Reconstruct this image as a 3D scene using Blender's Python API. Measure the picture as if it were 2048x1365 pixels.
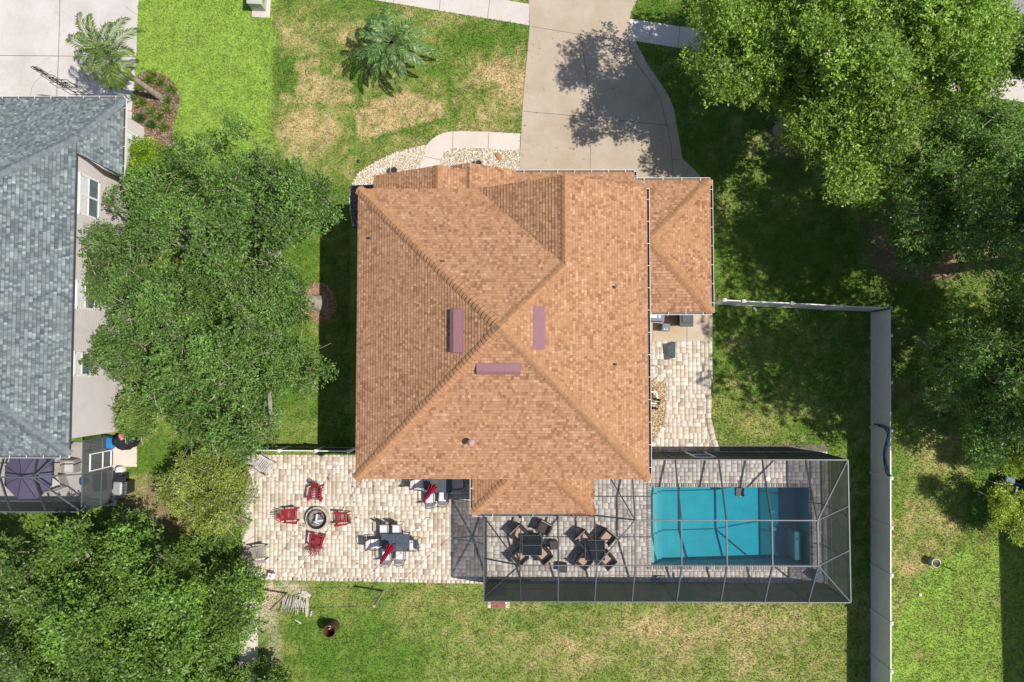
import bpy, bmesh, math, random
import numpy as np
from mathutils import Vector, Matrix, Quaternion
R = math.radians
random.seed(7)
rng = np.random.default_rng(11)
for o in list(bpy.data.objects): bpy.data.objects.remove(o)
S = bpy.context.scene
col = S.collection

# ------------------------------------------------------------------ camera
H = 35.0; F = 1365.0; CX, CY = 1024.0, 682.5          # drone height, focal length in pixels of a 2048 px wide frame
NX, NY = 1035.0, 740.0                                # where straight-down falls in the frame
_n = Vector(((NX-CX)/F, -(NY-CY)/F, -1)).normalized()
RQ = _n.rotation_difference(Vector((0,0,-1)))
RM = RQ.to_matrix()
cam_d = bpy.data.cameras.new('camera'); cam = bpy.data.objects.new('camera', cam_d); col.objects.link(cam)
cam.location = (0,0,H); cam.rotation_mode = 'QUATERNION'; cam.rotation_quaternion = RQ
cam_d.sensor_width = 36.0; cam_d.lens = F/2048*36.0; cam_d.clip_end = 500; cam_d.clip_start = .5
S.camera = cam
# ------------------------------------------------------------------ world + sun
SUN = Vector((.636,-.10,1.0)).normalized()
w = bpy.data.worlds.new('World'); S.world = w; w.use_nodes = True
nt = w.node_tree; nt.nodes.clear()
sky = nt.nodes.new('ShaderNodeTexSky'); sky.sky_type = 'NISHITA'; sky.sun_disc = False
sky.sun_elevation = math.asin(SUN.z); sky.sun_rotation = math.atan2(SUN.x, SUN.y)
bgn = nt.nodes.new('ShaderNodeBackground'); bgn.inputs['Strength'].default_value = .11
wo = nt.nodes.new('ShaderNodeOutputWorld')
nt.links.new(sky.outputs[0], bgn.inputs[0]); nt.links.new(bgn.outputs[0], wo.inputs[0])
sd = bpy.data.lights.new('sun','SUN'); sd.energy = 4.7; sd.angle = R(.53); sd.color = (1,.955,.88)
so = bpy.data.objects.new('sun', sd); col.objects.link(so); so.location = (30,-10,60)
so.rotation_mode = 'QUATERNION'; so.rotation_quaternion = SUN.to_track_quat('Z','Y')
S.view_settings.view_transform = 'Standard'; S.view_settings.look = 'None'
S.view_settings.exposure = 0.15; S.view_settings.gamma = 1
S.cycles.max_bounces = 8; S.cycles.transparent_max_bounces = 16
S.cycles.diffuse_bounces = 3; S.cycles.glossy_bounces = 2; S.cycles.transmission_bounces = 4

# ------------------------------------------------------------------ helpers
def P(px, py, z=0.0):
    d = RM @ Vector(((px-CX)/F, -(py-CY)/F, -1))
    t = (z-H)/d.z
    return Vector((d.x*t, d.y*t, z))
def P2(px, py, z=0.0):
    p = P(px,py,z); return (p.x, p.y)
def NP(px, py, z):                    # vectorised
    px = np.asarray(px,float); py = np.asarray(py,float); z = np.asarray(z,float)+0*px
    m = np.array(RM)
    d = np.stack([(px-CX)/F, -(py-CY)/F, -np.ones_like(px)],-1) @ m.T
    t = (z-H)/d[...,2]
    return np.stack([d[...,0]*t, d[...,1]*t, z],-1)
def tag(o, label=None, cat=None, group=None, kind=None):
    if label: o['label'] = label
    if cat: o['category'] = cat
    if group: o['group'] = group
    if kind: o['kind'] = kind
    return o
def thing(name, label, cat, loc=(0,0,0), rz=0, group=None):
    o = bpy.data.objects.new(name, None); col.objects.link(o)
    o.location = loc; o.rotation_euler = (0,0,rz); o.empty_display_size = .2
    return tag(o, label, cat, group)
def origin(o):
    v = Vector((0,0,0))
    while o is not None: v = v+Vector(o.location); o = o.parent
    return v
def copy_tree(o, parent=None):
    c = o.copy(); col.objects.link(c); c.parent = parent
    for ch in list(o.children): copy_tree(ch, c)
    return c
def pin(pts, poly):
    x = pts[:,0]; y = pts[:,1]; ins = np.zeros(len(x),bool); n = len(poly); j = n-1
    for i in range(n):
        xi, yi = poly[i][0], poly[i][1]; xj, yj = poly[j][0], poly[j][1]
        if yi != yj:
            c = ((yi > y) != (yj > y)) & (x < (xj-xi)*(y-yi)/(yj-yi)+xi)
            ins ^= c
        j = i
    return ins
def smooth_poly(pts, n=6, closed=False):
    out = []; N = len(pts)
    for i in range(N if closed else N-1):
        if closed: p0,p1,p2,p3 = pts[i-1],pts[i],pts[(i+1)%N],pts[(i+2)%N]
        else: p0,p1,p2,p3 = pts[max(i-1,0)],pts[i],pts[i+1],pts[min(i+2,N-1)]
        for k in range(n):
            t = k/n
            out.append(tuple(.5*((2*b)+(-a+c)*t+(2*a-5*b+4*c-d)*t*t+(-a+3*b-3*c+d)*t**3) for a,b,c,d in zip(p0,p1,p2,p3)))
    if not closed: out.append(tuple(pts[-1]))
    return out

class MB:
    def __init__(s): s.v = []; s.f = []; s.uv = {}; s.c = []; s.sm = False
    def add(s, vs, fs, M=None):
        b = len(s.v)
        for p in vs:
            p = Vector(p)
            if M is not None: p = M @ p
            s.v.append(p)
        for f in fs: s.f.append(tuple(b+i for i in f))
        return s
    def box(s, cx, cy, cz, sx, sy, sz, rz=0, M=None, bev=0):
        hx,hy,hz = sx/2,sy/2,sz/2
        T = Matrix.Translation((cx,cy,cz)) @ Matrix.Rotation(rz,4,'Z')
        if M is not None: T = M @ T
        if bev <= 0:
            vs = [(-hx,-hy,-hz),(hx,-hy,-hz),(hx,hy,-hz),(-hx,hy,-hz),(-hx,-hy,hz),(hx,-hy,hz),(hx,hy,hz),(-hx,hy,hz)]
            return s.add(vs, [(0,3,2,1),(4,5,6,7),(0,1,5,4),(1,2,6,5),(2,3,7,6),(3,0,4,7)], T)
        b = min(bev, hx*.9, hy*.9, hz*.9)
        def ring(ix, iy, z):
            return [(-hx+ix,-hy+iy+b*.0,z)]
        rings = []
        for (ins, z) in ((b,-hz),(0,-hz+b),(0,hz-b),(b,hz)):
            x = hx-ins; y = hy-ins; k = b
            rings.append([(-x+k,-y,z),(x-k,-y,z),(x,-y+k,z),(x,y-k,z),(x-k,y,z),(-x+k,y,z),(-x,y-k,z),(-x,-y+k,z)])
        vs = [p for r in rings for p in r]; fs = []
        for r in range(3):
            for i in range(8):
                j = (i+1)%8; fs.append((r*8+i, r*8+j, r*8+8+j, r*8+8+i))
        fs.append(tuple(range(7,-1,-1))); fs.append(tuple(range(24,32)))
        return s.add(vs, fs, T)
    def bar(s, a, b, w, h=None, up=(0,0,1)):
        h = h or w; a = Vector(a); b = Vector(b); d = b-a; L = d.length
        if L < 1e-6: return s
        d.normalize(); u = Vector(up)
        if abs(d.dot(u)) > .97: u = Vector((0,1,0))
        x = d.cross(u).normalized(); y = x.cross(d).normalized()
        M = Matrix(((d.x,x.x,y.x,(a.x+b.x)/2),(d.y,x.y,y.y,(a.y+b.y)/2),(d.z,x.z,y.z,(a.z+b.z)/2),(0,0,0,1)))
        return s.box(0,0,0,L,w,h,0,M)
    def tube(s, pts, rad, n=8, cap=True):
        pts = [Vector(p) for p in pts]
        if not hasattr(rad,'__len__'): rad = [rad]*len(pts)
        b = len(s.v); prev = None
        for i,p in enumerate(pts):
            d = (pts[min(i+1,len(pts)-1)]-pts[max(i-1,0)]).normalized()
            if prev is None:
                u = Vector((0,0,1)) if abs(d.z) < .9 else Vector((1,0,0))
                x = d.cross(u).normalized()
            else:
                x = (prev-d*prev.dot(d)).normalized()
            prev = x; y = d.cross(x)
            for k in range(n):
                a = 2*math.pi*k/n
                s.v.append(p+(x*math.cos(a)+y*math.sin(a))*rad[i])
        for i in range(len(pts)-1):
            for k in range(n):
                j = (k+1)%n
                s.f.append((b+i*n+k, b+i*n+j, b+i*n+n+j, b+i*n+n+k))
        if cap:
            s.f.append(tuple(b+k for k in range(n-1,-1,-1)))
            e = b+(len(pts)-1)*n; s.f.append(tuple(e+k for k in range(n)))
        return s
    def cyl(s, x, y, z0, z1, r0, r1=None, n=16, cap=True):
        return s.tube([(x,y,z0),(x,y,z1)], [r0, r0 if r1 is None else r1], n, cap)
    def lathe(s, prof, n=24, c=(0,0,0), wob=None):
        b = len(s.v)
        for r,z in prof:
            for k in range(n):
                a = 2*math.pi*k/n; q = r*(1+(wob(a) if wob else 0))
                s.v.append(Vector((c[0]+q*math.cos(a), c[1]+q*math.sin(a), c[2]+z)))
        for i in range(len(prof)-1):
            for k in range(n):
                j = (k+1)%n; s.f.append((b+i*n+k,b+i*n+j,b+i*n+n+j,b+i*n+n+k))
        return s
    def prism(s, poly, z0, z1, M=None):
        n = len(poly)
        a = sum(poly[i][0]*poly[(i+1)%n][1]-poly[(i+1)%n][0]*poly[i][1] for i in range(n))
        if a < 0: poly = poly[::-1]
        vs = [(p[0],p[1],z0) for p in poly]+[(p[0],p[1],z1) for p in poly]
        fs = [tuple(range(n-1,-1,-1)), tuple(range(n,2*n))]+[(i,(i+1)%n,n+(i+1)%n,n+i) for i in range(n)]
        return s.add(vs, fs, M)
    def build(s, name, mat, parent=None, label=None, smooth=False, world=False):
        me = bpy.data.meshes.new(name)
        off = origin(parent) if (world and parent is not None) else Vector((0,0,0))
        me.from_pydata([tuple(p-off) for p in s.v], [], s.f)
        if s.uv:
            ul = me.uv_layers.new(name='UVMap')
            for pi, poly in enumerate(me.polygons):
                if pi in s.uv:
                    for li, uvp in zip(poly.loop_indices, s.uv[pi]): ul.data[li].uv = uvp
        if smooth:
            for p in me.polygons: p.use_smooth = True
        me.materials.append(mat)
        o = bpy.data.objects.new(name, me); col.objects.link(o)
        if parent is not None: o.parent = parent
        if label: o['label'] = label
        return o

def arr_mesh(name, verts, faces, mat, parent=None, colr=None, world=True, smooth=False):
    """numpy mesh: verts (N,3), faces (M,k), colr (N,3) point colour"""
    me = bpy.data.meshes.new(name)
    verts = np.asarray(verts, np.float32); faces = np.asarray(faces, np.int32)
    if parent is not None and world:
        o3 = origin(parent); verts = verts-np.array(o3, np.float32)
    n, k = faces.shape
    me.vertices.add(len(verts)); me.vertices.foreach_set('co', verts.ravel())
    me.loops.add(n*k); me.loops.foreach_set('vertex_index', faces.ravel())
    me.polygons.add(n); me.polygons.foreach_set('loop_start', np.arange(0,n*k,k,dtype=np.int32))
    me.polygons.foreach_set('loop_total', np.full(n,k,np.int32))
    if smooth: me.polygons.foreach_set('use_smooth', np.ones(n,bool))
    if colr is not None:
        at = me.color_attributes.new('Col','FLOAT_COLOR','POINT')
        c4 = np.ones((len(verts),4),np.float32); c4[:,:3] = colr
        at.data.foreach_set('color', c4.ravel())
    me.update(calc_edges=True); me.validate()
    me.materials.append(mat)
    o = bpy.data.objects.new(name, me); col.objects.link(o)
    if parent is not None: o.parent = parent
    return o

# numpy value noise
class VN:
    def __init__(s, seed): s.t = np.random.default_rng(seed).random((256,256))
    def n(s, x, y):
        xi = np.floor(x).astype(int); yi = np.floor(y).astype(int); fx = x-xi; fy = y-yi
        fx = fx*fx*(3-2*fx); fy = fy*fy*(3-2*fy); t = s.t
        a = t[xi%256, yi%256]; b = t[(xi+1)%256, yi%256]; c = t[xi%256,(yi+1)%256]; d = t[(xi+1)%256,(yi+1)%256]
        return (a*(1-fx)+b*fx)*(1-fy)+(c*(1-fx)+d*fx)*fy
    def fbm(s, x, y, sc, o=4):
        v = 0; a = 1; tot = 0
        for i in range(o):
            v = v+a*s.n(x*sc*2**i+17*i, y*sc*2**i+31*i); tot += a; a *= .55
        return v/tot
vn = VN(3); vn2 = VN(8)

# ------------------------------------------------------------------ materials
MATS = {}
def newmat(name):
    m = bpy.data.materials.new(name); m.use_nodes = True; nt = m.node_tree
    b = nt.nodes['Principled BSDF']; return m, nt, b
def N(nt, t, **kw):
    n = nt.nodes.new(t)
    for k,v in kw.items():
        if k in ('ins',):
            for kk,vv in v.items(): n.inputs[kk].default_value = vv
        else: setattr(n,k,v)
    return n
def L(nt, a, b): nt.links.new(a,b)
def math_n(nt, op, a, b=None, c=None):
    n = nt.nodes.new('ShaderNodeMath'); n.operation = op
    for i,x in enumerate((a,b,c)):
        if x is None: continue
        if isinstance(x,(int,float)): n.inputs[i].default_value = x
        else: nt.links.new(x, n.inputs[i])
    return n.outputs[0]
def ramp(nt, fac, stops, interp='LINEAR'):
    r = nt.nodes.new('ShaderNodeValToRGB'); r.color_ramp.interpolation = interp
    e = r.color_ramp.elements
    while len(e) < len(stops): e.new(.5)
    for i,(p,c) in enumerate(stops):
        e[i].position = p; e[i].color = (*c,1) if len(c)==3 else c
    nt.links.new(fac, r.inputs[0]); return r.outputs[0]
def mixc(nt, fac, a, b, mode='MIX'):
    n = nt.nodes.new('ShaderNodeMix'); n.data_type = 'RGBA'; n.blend_type = mode
    for i,x in ((0,fac),(6,a),(7,b)):
        if isinstance(x,(int,float)): n.inputs[i].default_value = x
        elif isinstance(x,tuple): n.inputs[i].default_value = (*x,1) if len(x)==3 else x
        else: nt.links.new(x, n.inputs[i])
    return n.outputs[2]
def noise(nt, vec, scale, detail=4, rough=.6, dist=0):
    n = nt.nodes.new('ShaderNodeTexNoise'); n.inputs['Scale'].default_value = scale
    n.inputs['Detail'].default_value = detail; n.inputs['Roughness'].default_value = rough
    n.inputs['Distortion'].default_value = dist
    if vec is not None: nt.links.new(vec, n.inputs['Vector'])
    return n.outputs['Fac']
def geo(nt): return nt.nodes.new('ShaderNodeNewGeometry').outputs['Position']
def bump(nt, b, h, strength=.3, dist=.02):
    n = nt.nodes.new('ShaderNodeBump'); n.inputs['Strength'].default_value = strength; n.inputs['Distance'].default_value = dist
    nt.links.new(h, n.inputs['Height']); nt.links.new(n.outputs[0], b.inputs['Normal'])
def mat(name, c, rough=.6, metal=0, var=.12, scale=6, spec=.5, bmp=.0, c2=None):
    if name in MATS: return MATS[name]
    m, nt, b = newmat(name)
    g = N(nt,'ShaderNodeTexCoord').outputs['Object']
    f = noise(nt, g, scale, 5, .65)
    lo = tuple(x*(1-var) for x in c); hi = c2 or tuple(min(1,x*(1+var)) for x in c)
    L(nt, ramp(nt, f, [(.3,lo),(.7,hi)]), b.inputs['Base Color'])
    b.inputs['Roughness'].default_value = rough; b.inputs['Metallic'].default_value = metal
    b.inputs['Specular IOR Level'].default_value = spec
    if bmp: bump(nt, b, noise(nt, g, scale*8, 3, .6), bmp, .01)
    MATS[name] = m; return m

def mat_shingle(name, tones, warm, d=.145, wu=.12):
    m, nt, b = newmat(name)
    uv = N(nt,'ShaderNodeUVMap').outputs[0]
    sp = N(nt,'ShaderNodeSeparateXYZ'); L(nt, uv, sp.inputs[0])
    u, v = sp.outputs[0], sp.outputs[1]
    row = math_n(nt,'FLOOR', math_n(nt,'DIVIDE', v, d))
    wn = N(nt,'ShaderNodeTexWhiteNoise', noise_dimensions='1D'); L(nt,row,wn.inputs['W'])
    uo = math_n(nt,'ADD', math_n(nt,'DIVIDE', u, wu), math_n(nt,'MULTIPLY', wn.outputs['Value'], 37.0))
    cu = math_n(nt,'FLOOR', uo)
    cb = N(nt,'ShaderNodeCombineXYZ'); L(nt,cu,cb.inputs[0]); L(nt,row,cb.inputs[1])
    w2 = N(nt,'ShaderNodeTexWhiteNoise', noise_dimensions='2D'); L(nt,cb.outputs[0],w2.inputs['Vector'])
    pairs = math_n(nt,'FLOOR', math_n(nt,'DIVIDE', uo, 3.0))
    cb2 = N(nt,'ShaderNodeCombineXYZ'); L(nt,pairs,cb2.inputs[0]); L(nt,row,cb2.inputs[1])
    w3 = N(nt,'ShaderNodeTexWhiteNoise', noise_dimensions='2D'); L(nt,cb2.outputs[0],w3.inputs['Vector'])
    val = math_n(nt,'ADD', math_n(nt,'MULTIPLY', w2.outputs['Value'], .80), math_n(nt,'MULTIPLY', w3.outputs['Value'], .20))
    c = ramp(nt, val, tones, 'LINEAR')
    g = geo(nt)
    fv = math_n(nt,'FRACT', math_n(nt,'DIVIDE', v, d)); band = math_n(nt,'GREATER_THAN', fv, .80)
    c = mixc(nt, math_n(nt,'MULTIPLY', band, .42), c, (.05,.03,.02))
    big = noise(nt, g, .9, 5, .65)
    c = mixc(nt, ramp(nt, big, [(.35,(0,0,0)),(.7,(1,1,1))]), c, mixc(nt, .5, c, warm))
    gr = noise(nt, g, 55, 3, .7)
    c = mixc(nt, .35, c, ramp(nt, gr, [(.25,(.25,.25,.25)),(.75,(.8,.8,.8))]), 'OVERLAY')
    L(nt, c, b.inputs['Base Color']); b.inputs['Roughness'].default_value = .95; b.inputs['Specular IOR Level'].default_value = .15
    fu = math_n(nt,'FRACT', uo)
    gap = math_n(nt,'LESS_THAN', fu, .07)
    tab = math_n(nt,'GREATER_THAN', w2.outputs['Value'], .5)
    h = math_n(nt,'SUBTRACT', math_n(nt,'ADD', math_n(nt,'MULTIPLY',tab,.6), math_n(nt,'MULTIPLY',gr,.35)), math_n(nt,'MULTIPLY',gap,.5))
    bump(nt, b, h, .8, .012)
    MATS[name] = m; return m

def mat_col(name, rough=.8, fine=18, amt=.35, spec=.2, trans=0, bmp=.2, scale2=3):
    """colour from the Col attribute, times fine noise"""
    m, nt, b = newmat(name)
    at = N(nt,'ShaderNodeVertexColor', layer_name='Col').outputs['Color']
    g = geo(nt)
    f = noise(nt, g, fine, 5, .7)
    c = mixc(nt, amt, at, ramp(nt, f, [(.2,(.12,.12,.12)),(.8,(.95,.95,.95))]), 'OVERLAY')
    L(nt, c, b.inputs['Base Color']); b.inputs['Roughness'].default_value = rough
    b.inputs['Specular IOR Level'].default_value = spec
    if bmp: bump(nt, b, f, bmp, .02)
    if trans:
        tr = N(nt,'ShaderNodeBsdfTranslucent'); L(nt, mixc(nt,1.0,c,(1.0,1.05,.40),'MULTIPLY'), tr.inputs[0])
        mx = N(nt,'ShaderNodeMixShader'); mx.inputs[0].default_value = trans
        out = nt.nodes['Material Output']
        L(nt, b.outputs[0], mx.inputs[1]); L(nt, tr.outputs[0], mx.inputs[2]); L(nt, mx.outputs[0], out.inputs[0])
    MATS[name] = m; return m

def mat_screen(name, c, base=.42):
    """insect mesh: opacity grows when seen at a slant, as woven mesh does"""
    m, nt, b = newmat(name)
    ge = N(nt,'ShaderNodeNewGeometry')
    dp = N(nt,'ShaderNodeVectorMath', operation='DOT_PRODUCT'); L(nt,ge.outputs['Incoming'],dp.inputs[0]); L(nt,ge.outputs['True Normal'],dp.inputs[1])
    cs = math_n(nt,'MAXIMUM', math_n(nt,'ABSOLUTE', dp.outputs['Value']), .02)
    tr = math_n(nt,'POWER', 1-base, math_n(nt,'DIVIDE', 1.0, cs))
    t = N(nt,'ShaderNodeBsdfTransparent')
    b.inputs['Base Color'].default_value = (*c,1); b.inputs['Roughness'].default_value = .8; b.inputs['Specular IOR Level'].default_value = .2
    mx = N(nt,'ShaderNodeMixShader'); L(nt,tr,mx.inputs[0]); L(nt,b.outputs[0],mx.inputs[1]); L(nt,t.outputs[0],mx.inputs[2])
    L(nt, mx.outputs[0], nt.nodes['Material Output'].inputs[0])
    MATS[name] = m; return m

def mat_concrete(name, c, stain, rough=.85):
    m, nt, b = newmat(name); g = geo(nt)
    f1 = noise(nt, g, .6, 6, .6, .4); f2 = noise(nt, g, 5, 6, .7); f3 = noise(nt, g, 60, 2, .6)
    cc = ramp(nt, f1, [(.3, stain), (.62, c)])
    f4 = noise(nt, g, .35, 8, .75, 1.5); cc = mixc(nt, ramp(nt, f4, [(.60,(0,0,0)),(.70,(.5,.5,.5))]), cc, tuple(x*.80 for x in stain))
    cc = mixc(nt, .10, cc, ramp(nt, f2, [(.3,(.3,.3,.3)),(.7,(.7,.7,.7))]), 'OVERLAY')
    cc = mixc(nt, .2, cc, ramp(nt, f3, [(.3,(.3,.3,.3)),(.7,(.7,.7,.7))]), 'OVERLAY')
    L(nt, cc, b.inputs['Base Color']); b.inputs['Roughness'].default_value = rough
    b.inputs['Specular IOR Level'].default_value = .25
    bump(nt, b, f2, .1, .01); MATS[name] = m; return m

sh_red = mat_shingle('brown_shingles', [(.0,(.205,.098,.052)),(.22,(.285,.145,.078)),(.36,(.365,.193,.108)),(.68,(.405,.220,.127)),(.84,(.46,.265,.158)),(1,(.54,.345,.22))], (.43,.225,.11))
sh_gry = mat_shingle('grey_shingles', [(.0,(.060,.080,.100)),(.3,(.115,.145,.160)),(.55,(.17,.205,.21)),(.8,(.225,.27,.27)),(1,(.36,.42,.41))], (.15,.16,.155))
cap_red = mat('brown_cap_shingles',(.37,.195,.100),.95,0,.25,6,.15,.3)
cap_gry = mat('grey_cap_shingles',(.15,.175,.185),.95,0,.3,5,.15,.3)
white = mat('white_paint',(.78,.78,.76),.45,0,.05,4)
gutter_in = mat('gutter_inside',(.10,.10,.10),.6,0,.2,6)
stucco_tan = mat('tan_stucco',(.50,.42,.33),.9,0,.08,3,.2,.3)
conc_drive = mat_concrete('driveway_concrete',(.45,.375,.29),(.39,.305,.215))
conc_walk = mat_concrete('sidewalk_concrete',(.56,.51,.46),(.50,.45,.40))
conc_nb = mat_concrete('pale_concrete',(.55,.51,.475),(.46,.42,.38))
conc_pad = mat_concrete('stained_pad_concrete',(.50,.42,.32),(.42,.31,.19))
conc_edge = mat_concrete('cream_edge_concrete',(.60,.54,.47),(.55,.48,.41))
asph = mat_concrete('asphalt',(.27,.26,.26),(.22,.21,.21))
joint = mat('joint_dark',(.14,.12,.10),.95,0,.2,5)
paver_m = mat_col('paver_stone', .85, 14, .30, .25, 0, .15)
lawn_m = mat_col('lawn_soil_grass', .95, 13, .55, .1, 0, .6)
blade_m = mat_col('grass_blades', .7, 3, .1, .25, .25, 0)
leaf_m = mat_col('tree_leaves', .45, 2.0, .12, .45, .33, 0)
stone_m = mat_col('pebbles', .6, 30, .2, .4, 0, 0)
bark = mat('grey_bark',(.30,.26,.21),.9,0,.3,5,.2,.6)
black_metal = mat('black_metal',(.018,.018,.02),.4,0,.2,6)
bronze = mat('bronze_aluminium',(.055,.06,.06),.42,.2,.12,3)
alu = mat('grey_aluminium',(.10,.115,.125),.5,.1,.1,3)
screen_m = mat_screen('insect_screen',(.045,.055,.055),.17)
screen_w = mat_screen('wall_insect_screen',(.085,.094,.096),.53)
# ------------------------------------------------------------------ ground
def G(pts, z=0): return [P2(x,y,z) for x,y in pts]
drive = [(1100,-130),(1062,-60),(1057,0),(1060,44),(1058,70),(1051,146),(1046,200),(1042.5,264),(1040,310),(1038,341),(1036,400),(1410,400),(1406,360),(1384,336),(1365,318),(1360,290),(1354.6,258),(1351,236),(1347,217),(1338,194),(1325,173),(1309,150),(1293,126),(1282,104),(1271,84),(1258,80),(1256.5,60),(1259,38),(1265,18),(1276,-4),(1310,-70),(1360,-95)]
walkL = [(1058.5,9),(1058.8,51.5),(744,0),(400,-56),(400,-106),(870,-24)]
walkR = [(1259,38.5),(1256.5,81),(1400,103),(1560,127),(2150,222),(2150,172),(1560,83),(1405,60)]
street = [(-200,-330),(2300,70),(2300,-500),(-200,-500)]
nbdrive = [(-160,-160),(281,-160),(277,0),(273,100),(270,150),(268,197),(266,212),(263,238),(245,242),(245,260),(-160,260)]
fwalk_o = smooth_poly([(1041,268),(960,264),(905,264),(882,269),(862,281),(850,299),(845,318),(842,345)],4)
fwalk_i = smooth_poly([(878,345),(880,328),(886,311),(898,301),(915,297),(970,298),(1039,302)],4)
fwalk = fwalk_o+fwalk_i
gravelL = smooth_poly([(856,290),(800,303),(760,320),(722,343),(704,368),(699,392),(700,420),(706,452),(716,462)],4)+[(740,462),(740,400),(830,400),(842,345),(846,318)]
gravelR = [(878,345),(880,328),(886,311),(898,301),(915,297),(970,298),(1039,302),(1038,345),(1034,372),(880,372)]
patio = [(509,911),(975,911),(975,1168),(780,1165),(509,1160)]
patio_edge = [(515,911),(509,911),(509,1162),(516,1172),(516,1400),(478,1400),(480,1155),(483,1070),(488,1000),(497,940),(505,911)]
deck = [(975,890),(1297,890),(1440,903),(1655,903),(1655,1169),(975,1160)]
pad_c = [(1288,600),(1424.5,600),(1424.5,683),(1288,683)]
side = [(1288,683),(1424,683),(1423.5,780),(1422,836),(1425,856),(1431,878),(1441,903),(1288,903)]
gravelS = [(1288,762),(1331,762),(1330,800),(1328,835),(1322,853),(1311,873),(1298,892),(1288,903)]
slab = [(974,1200),(1021,1200),(1021,1217),(974,1217)]
nbpad = [(222,893),(274,893),(274,934),(222,934)]
nbdeck = [(-160,885),(236,885),(234,1012),(-160,1012)]
mulch1 = smooth_poly([(264,238),(270,165),(283,146),(310,145),(335,156),(352,175),(359,205),(352,232),(346,262),(350,300),(320,330),(280,330),(262,300),(262,260)],4,True)
mulch2 = [(637+36*math.cos(a)*(1+.06*math.sin(3*a)), 606+38*math.sin(a)*(1+.05*math.cos(4*a))) for a in np.linspace(0,2*math.pi,26)[:-1]]
dirtR = smooth_poly([(1560,225),(1585,215),(1600,300),(1575,305)],3,True)
POOL = (P2(1300,974)[0], P2(1618,974)[0], P2(1300,1131)[1], P2(1300,974)[1])   # x0 x1 y0 y1
px0,px1,py0,py1 = POOL

def px_of(x, y):                    # world -> photo pixels on the ground
    d = np.stack([np.asarray(x,float), np.asarray(y,float), -H+0*np.asarray(x,float)],-1) @ np.array(RM)
    return CX+F*d[...,0]/-d[...,2], CY-F*d[...,1]/-d[...,2]

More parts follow.
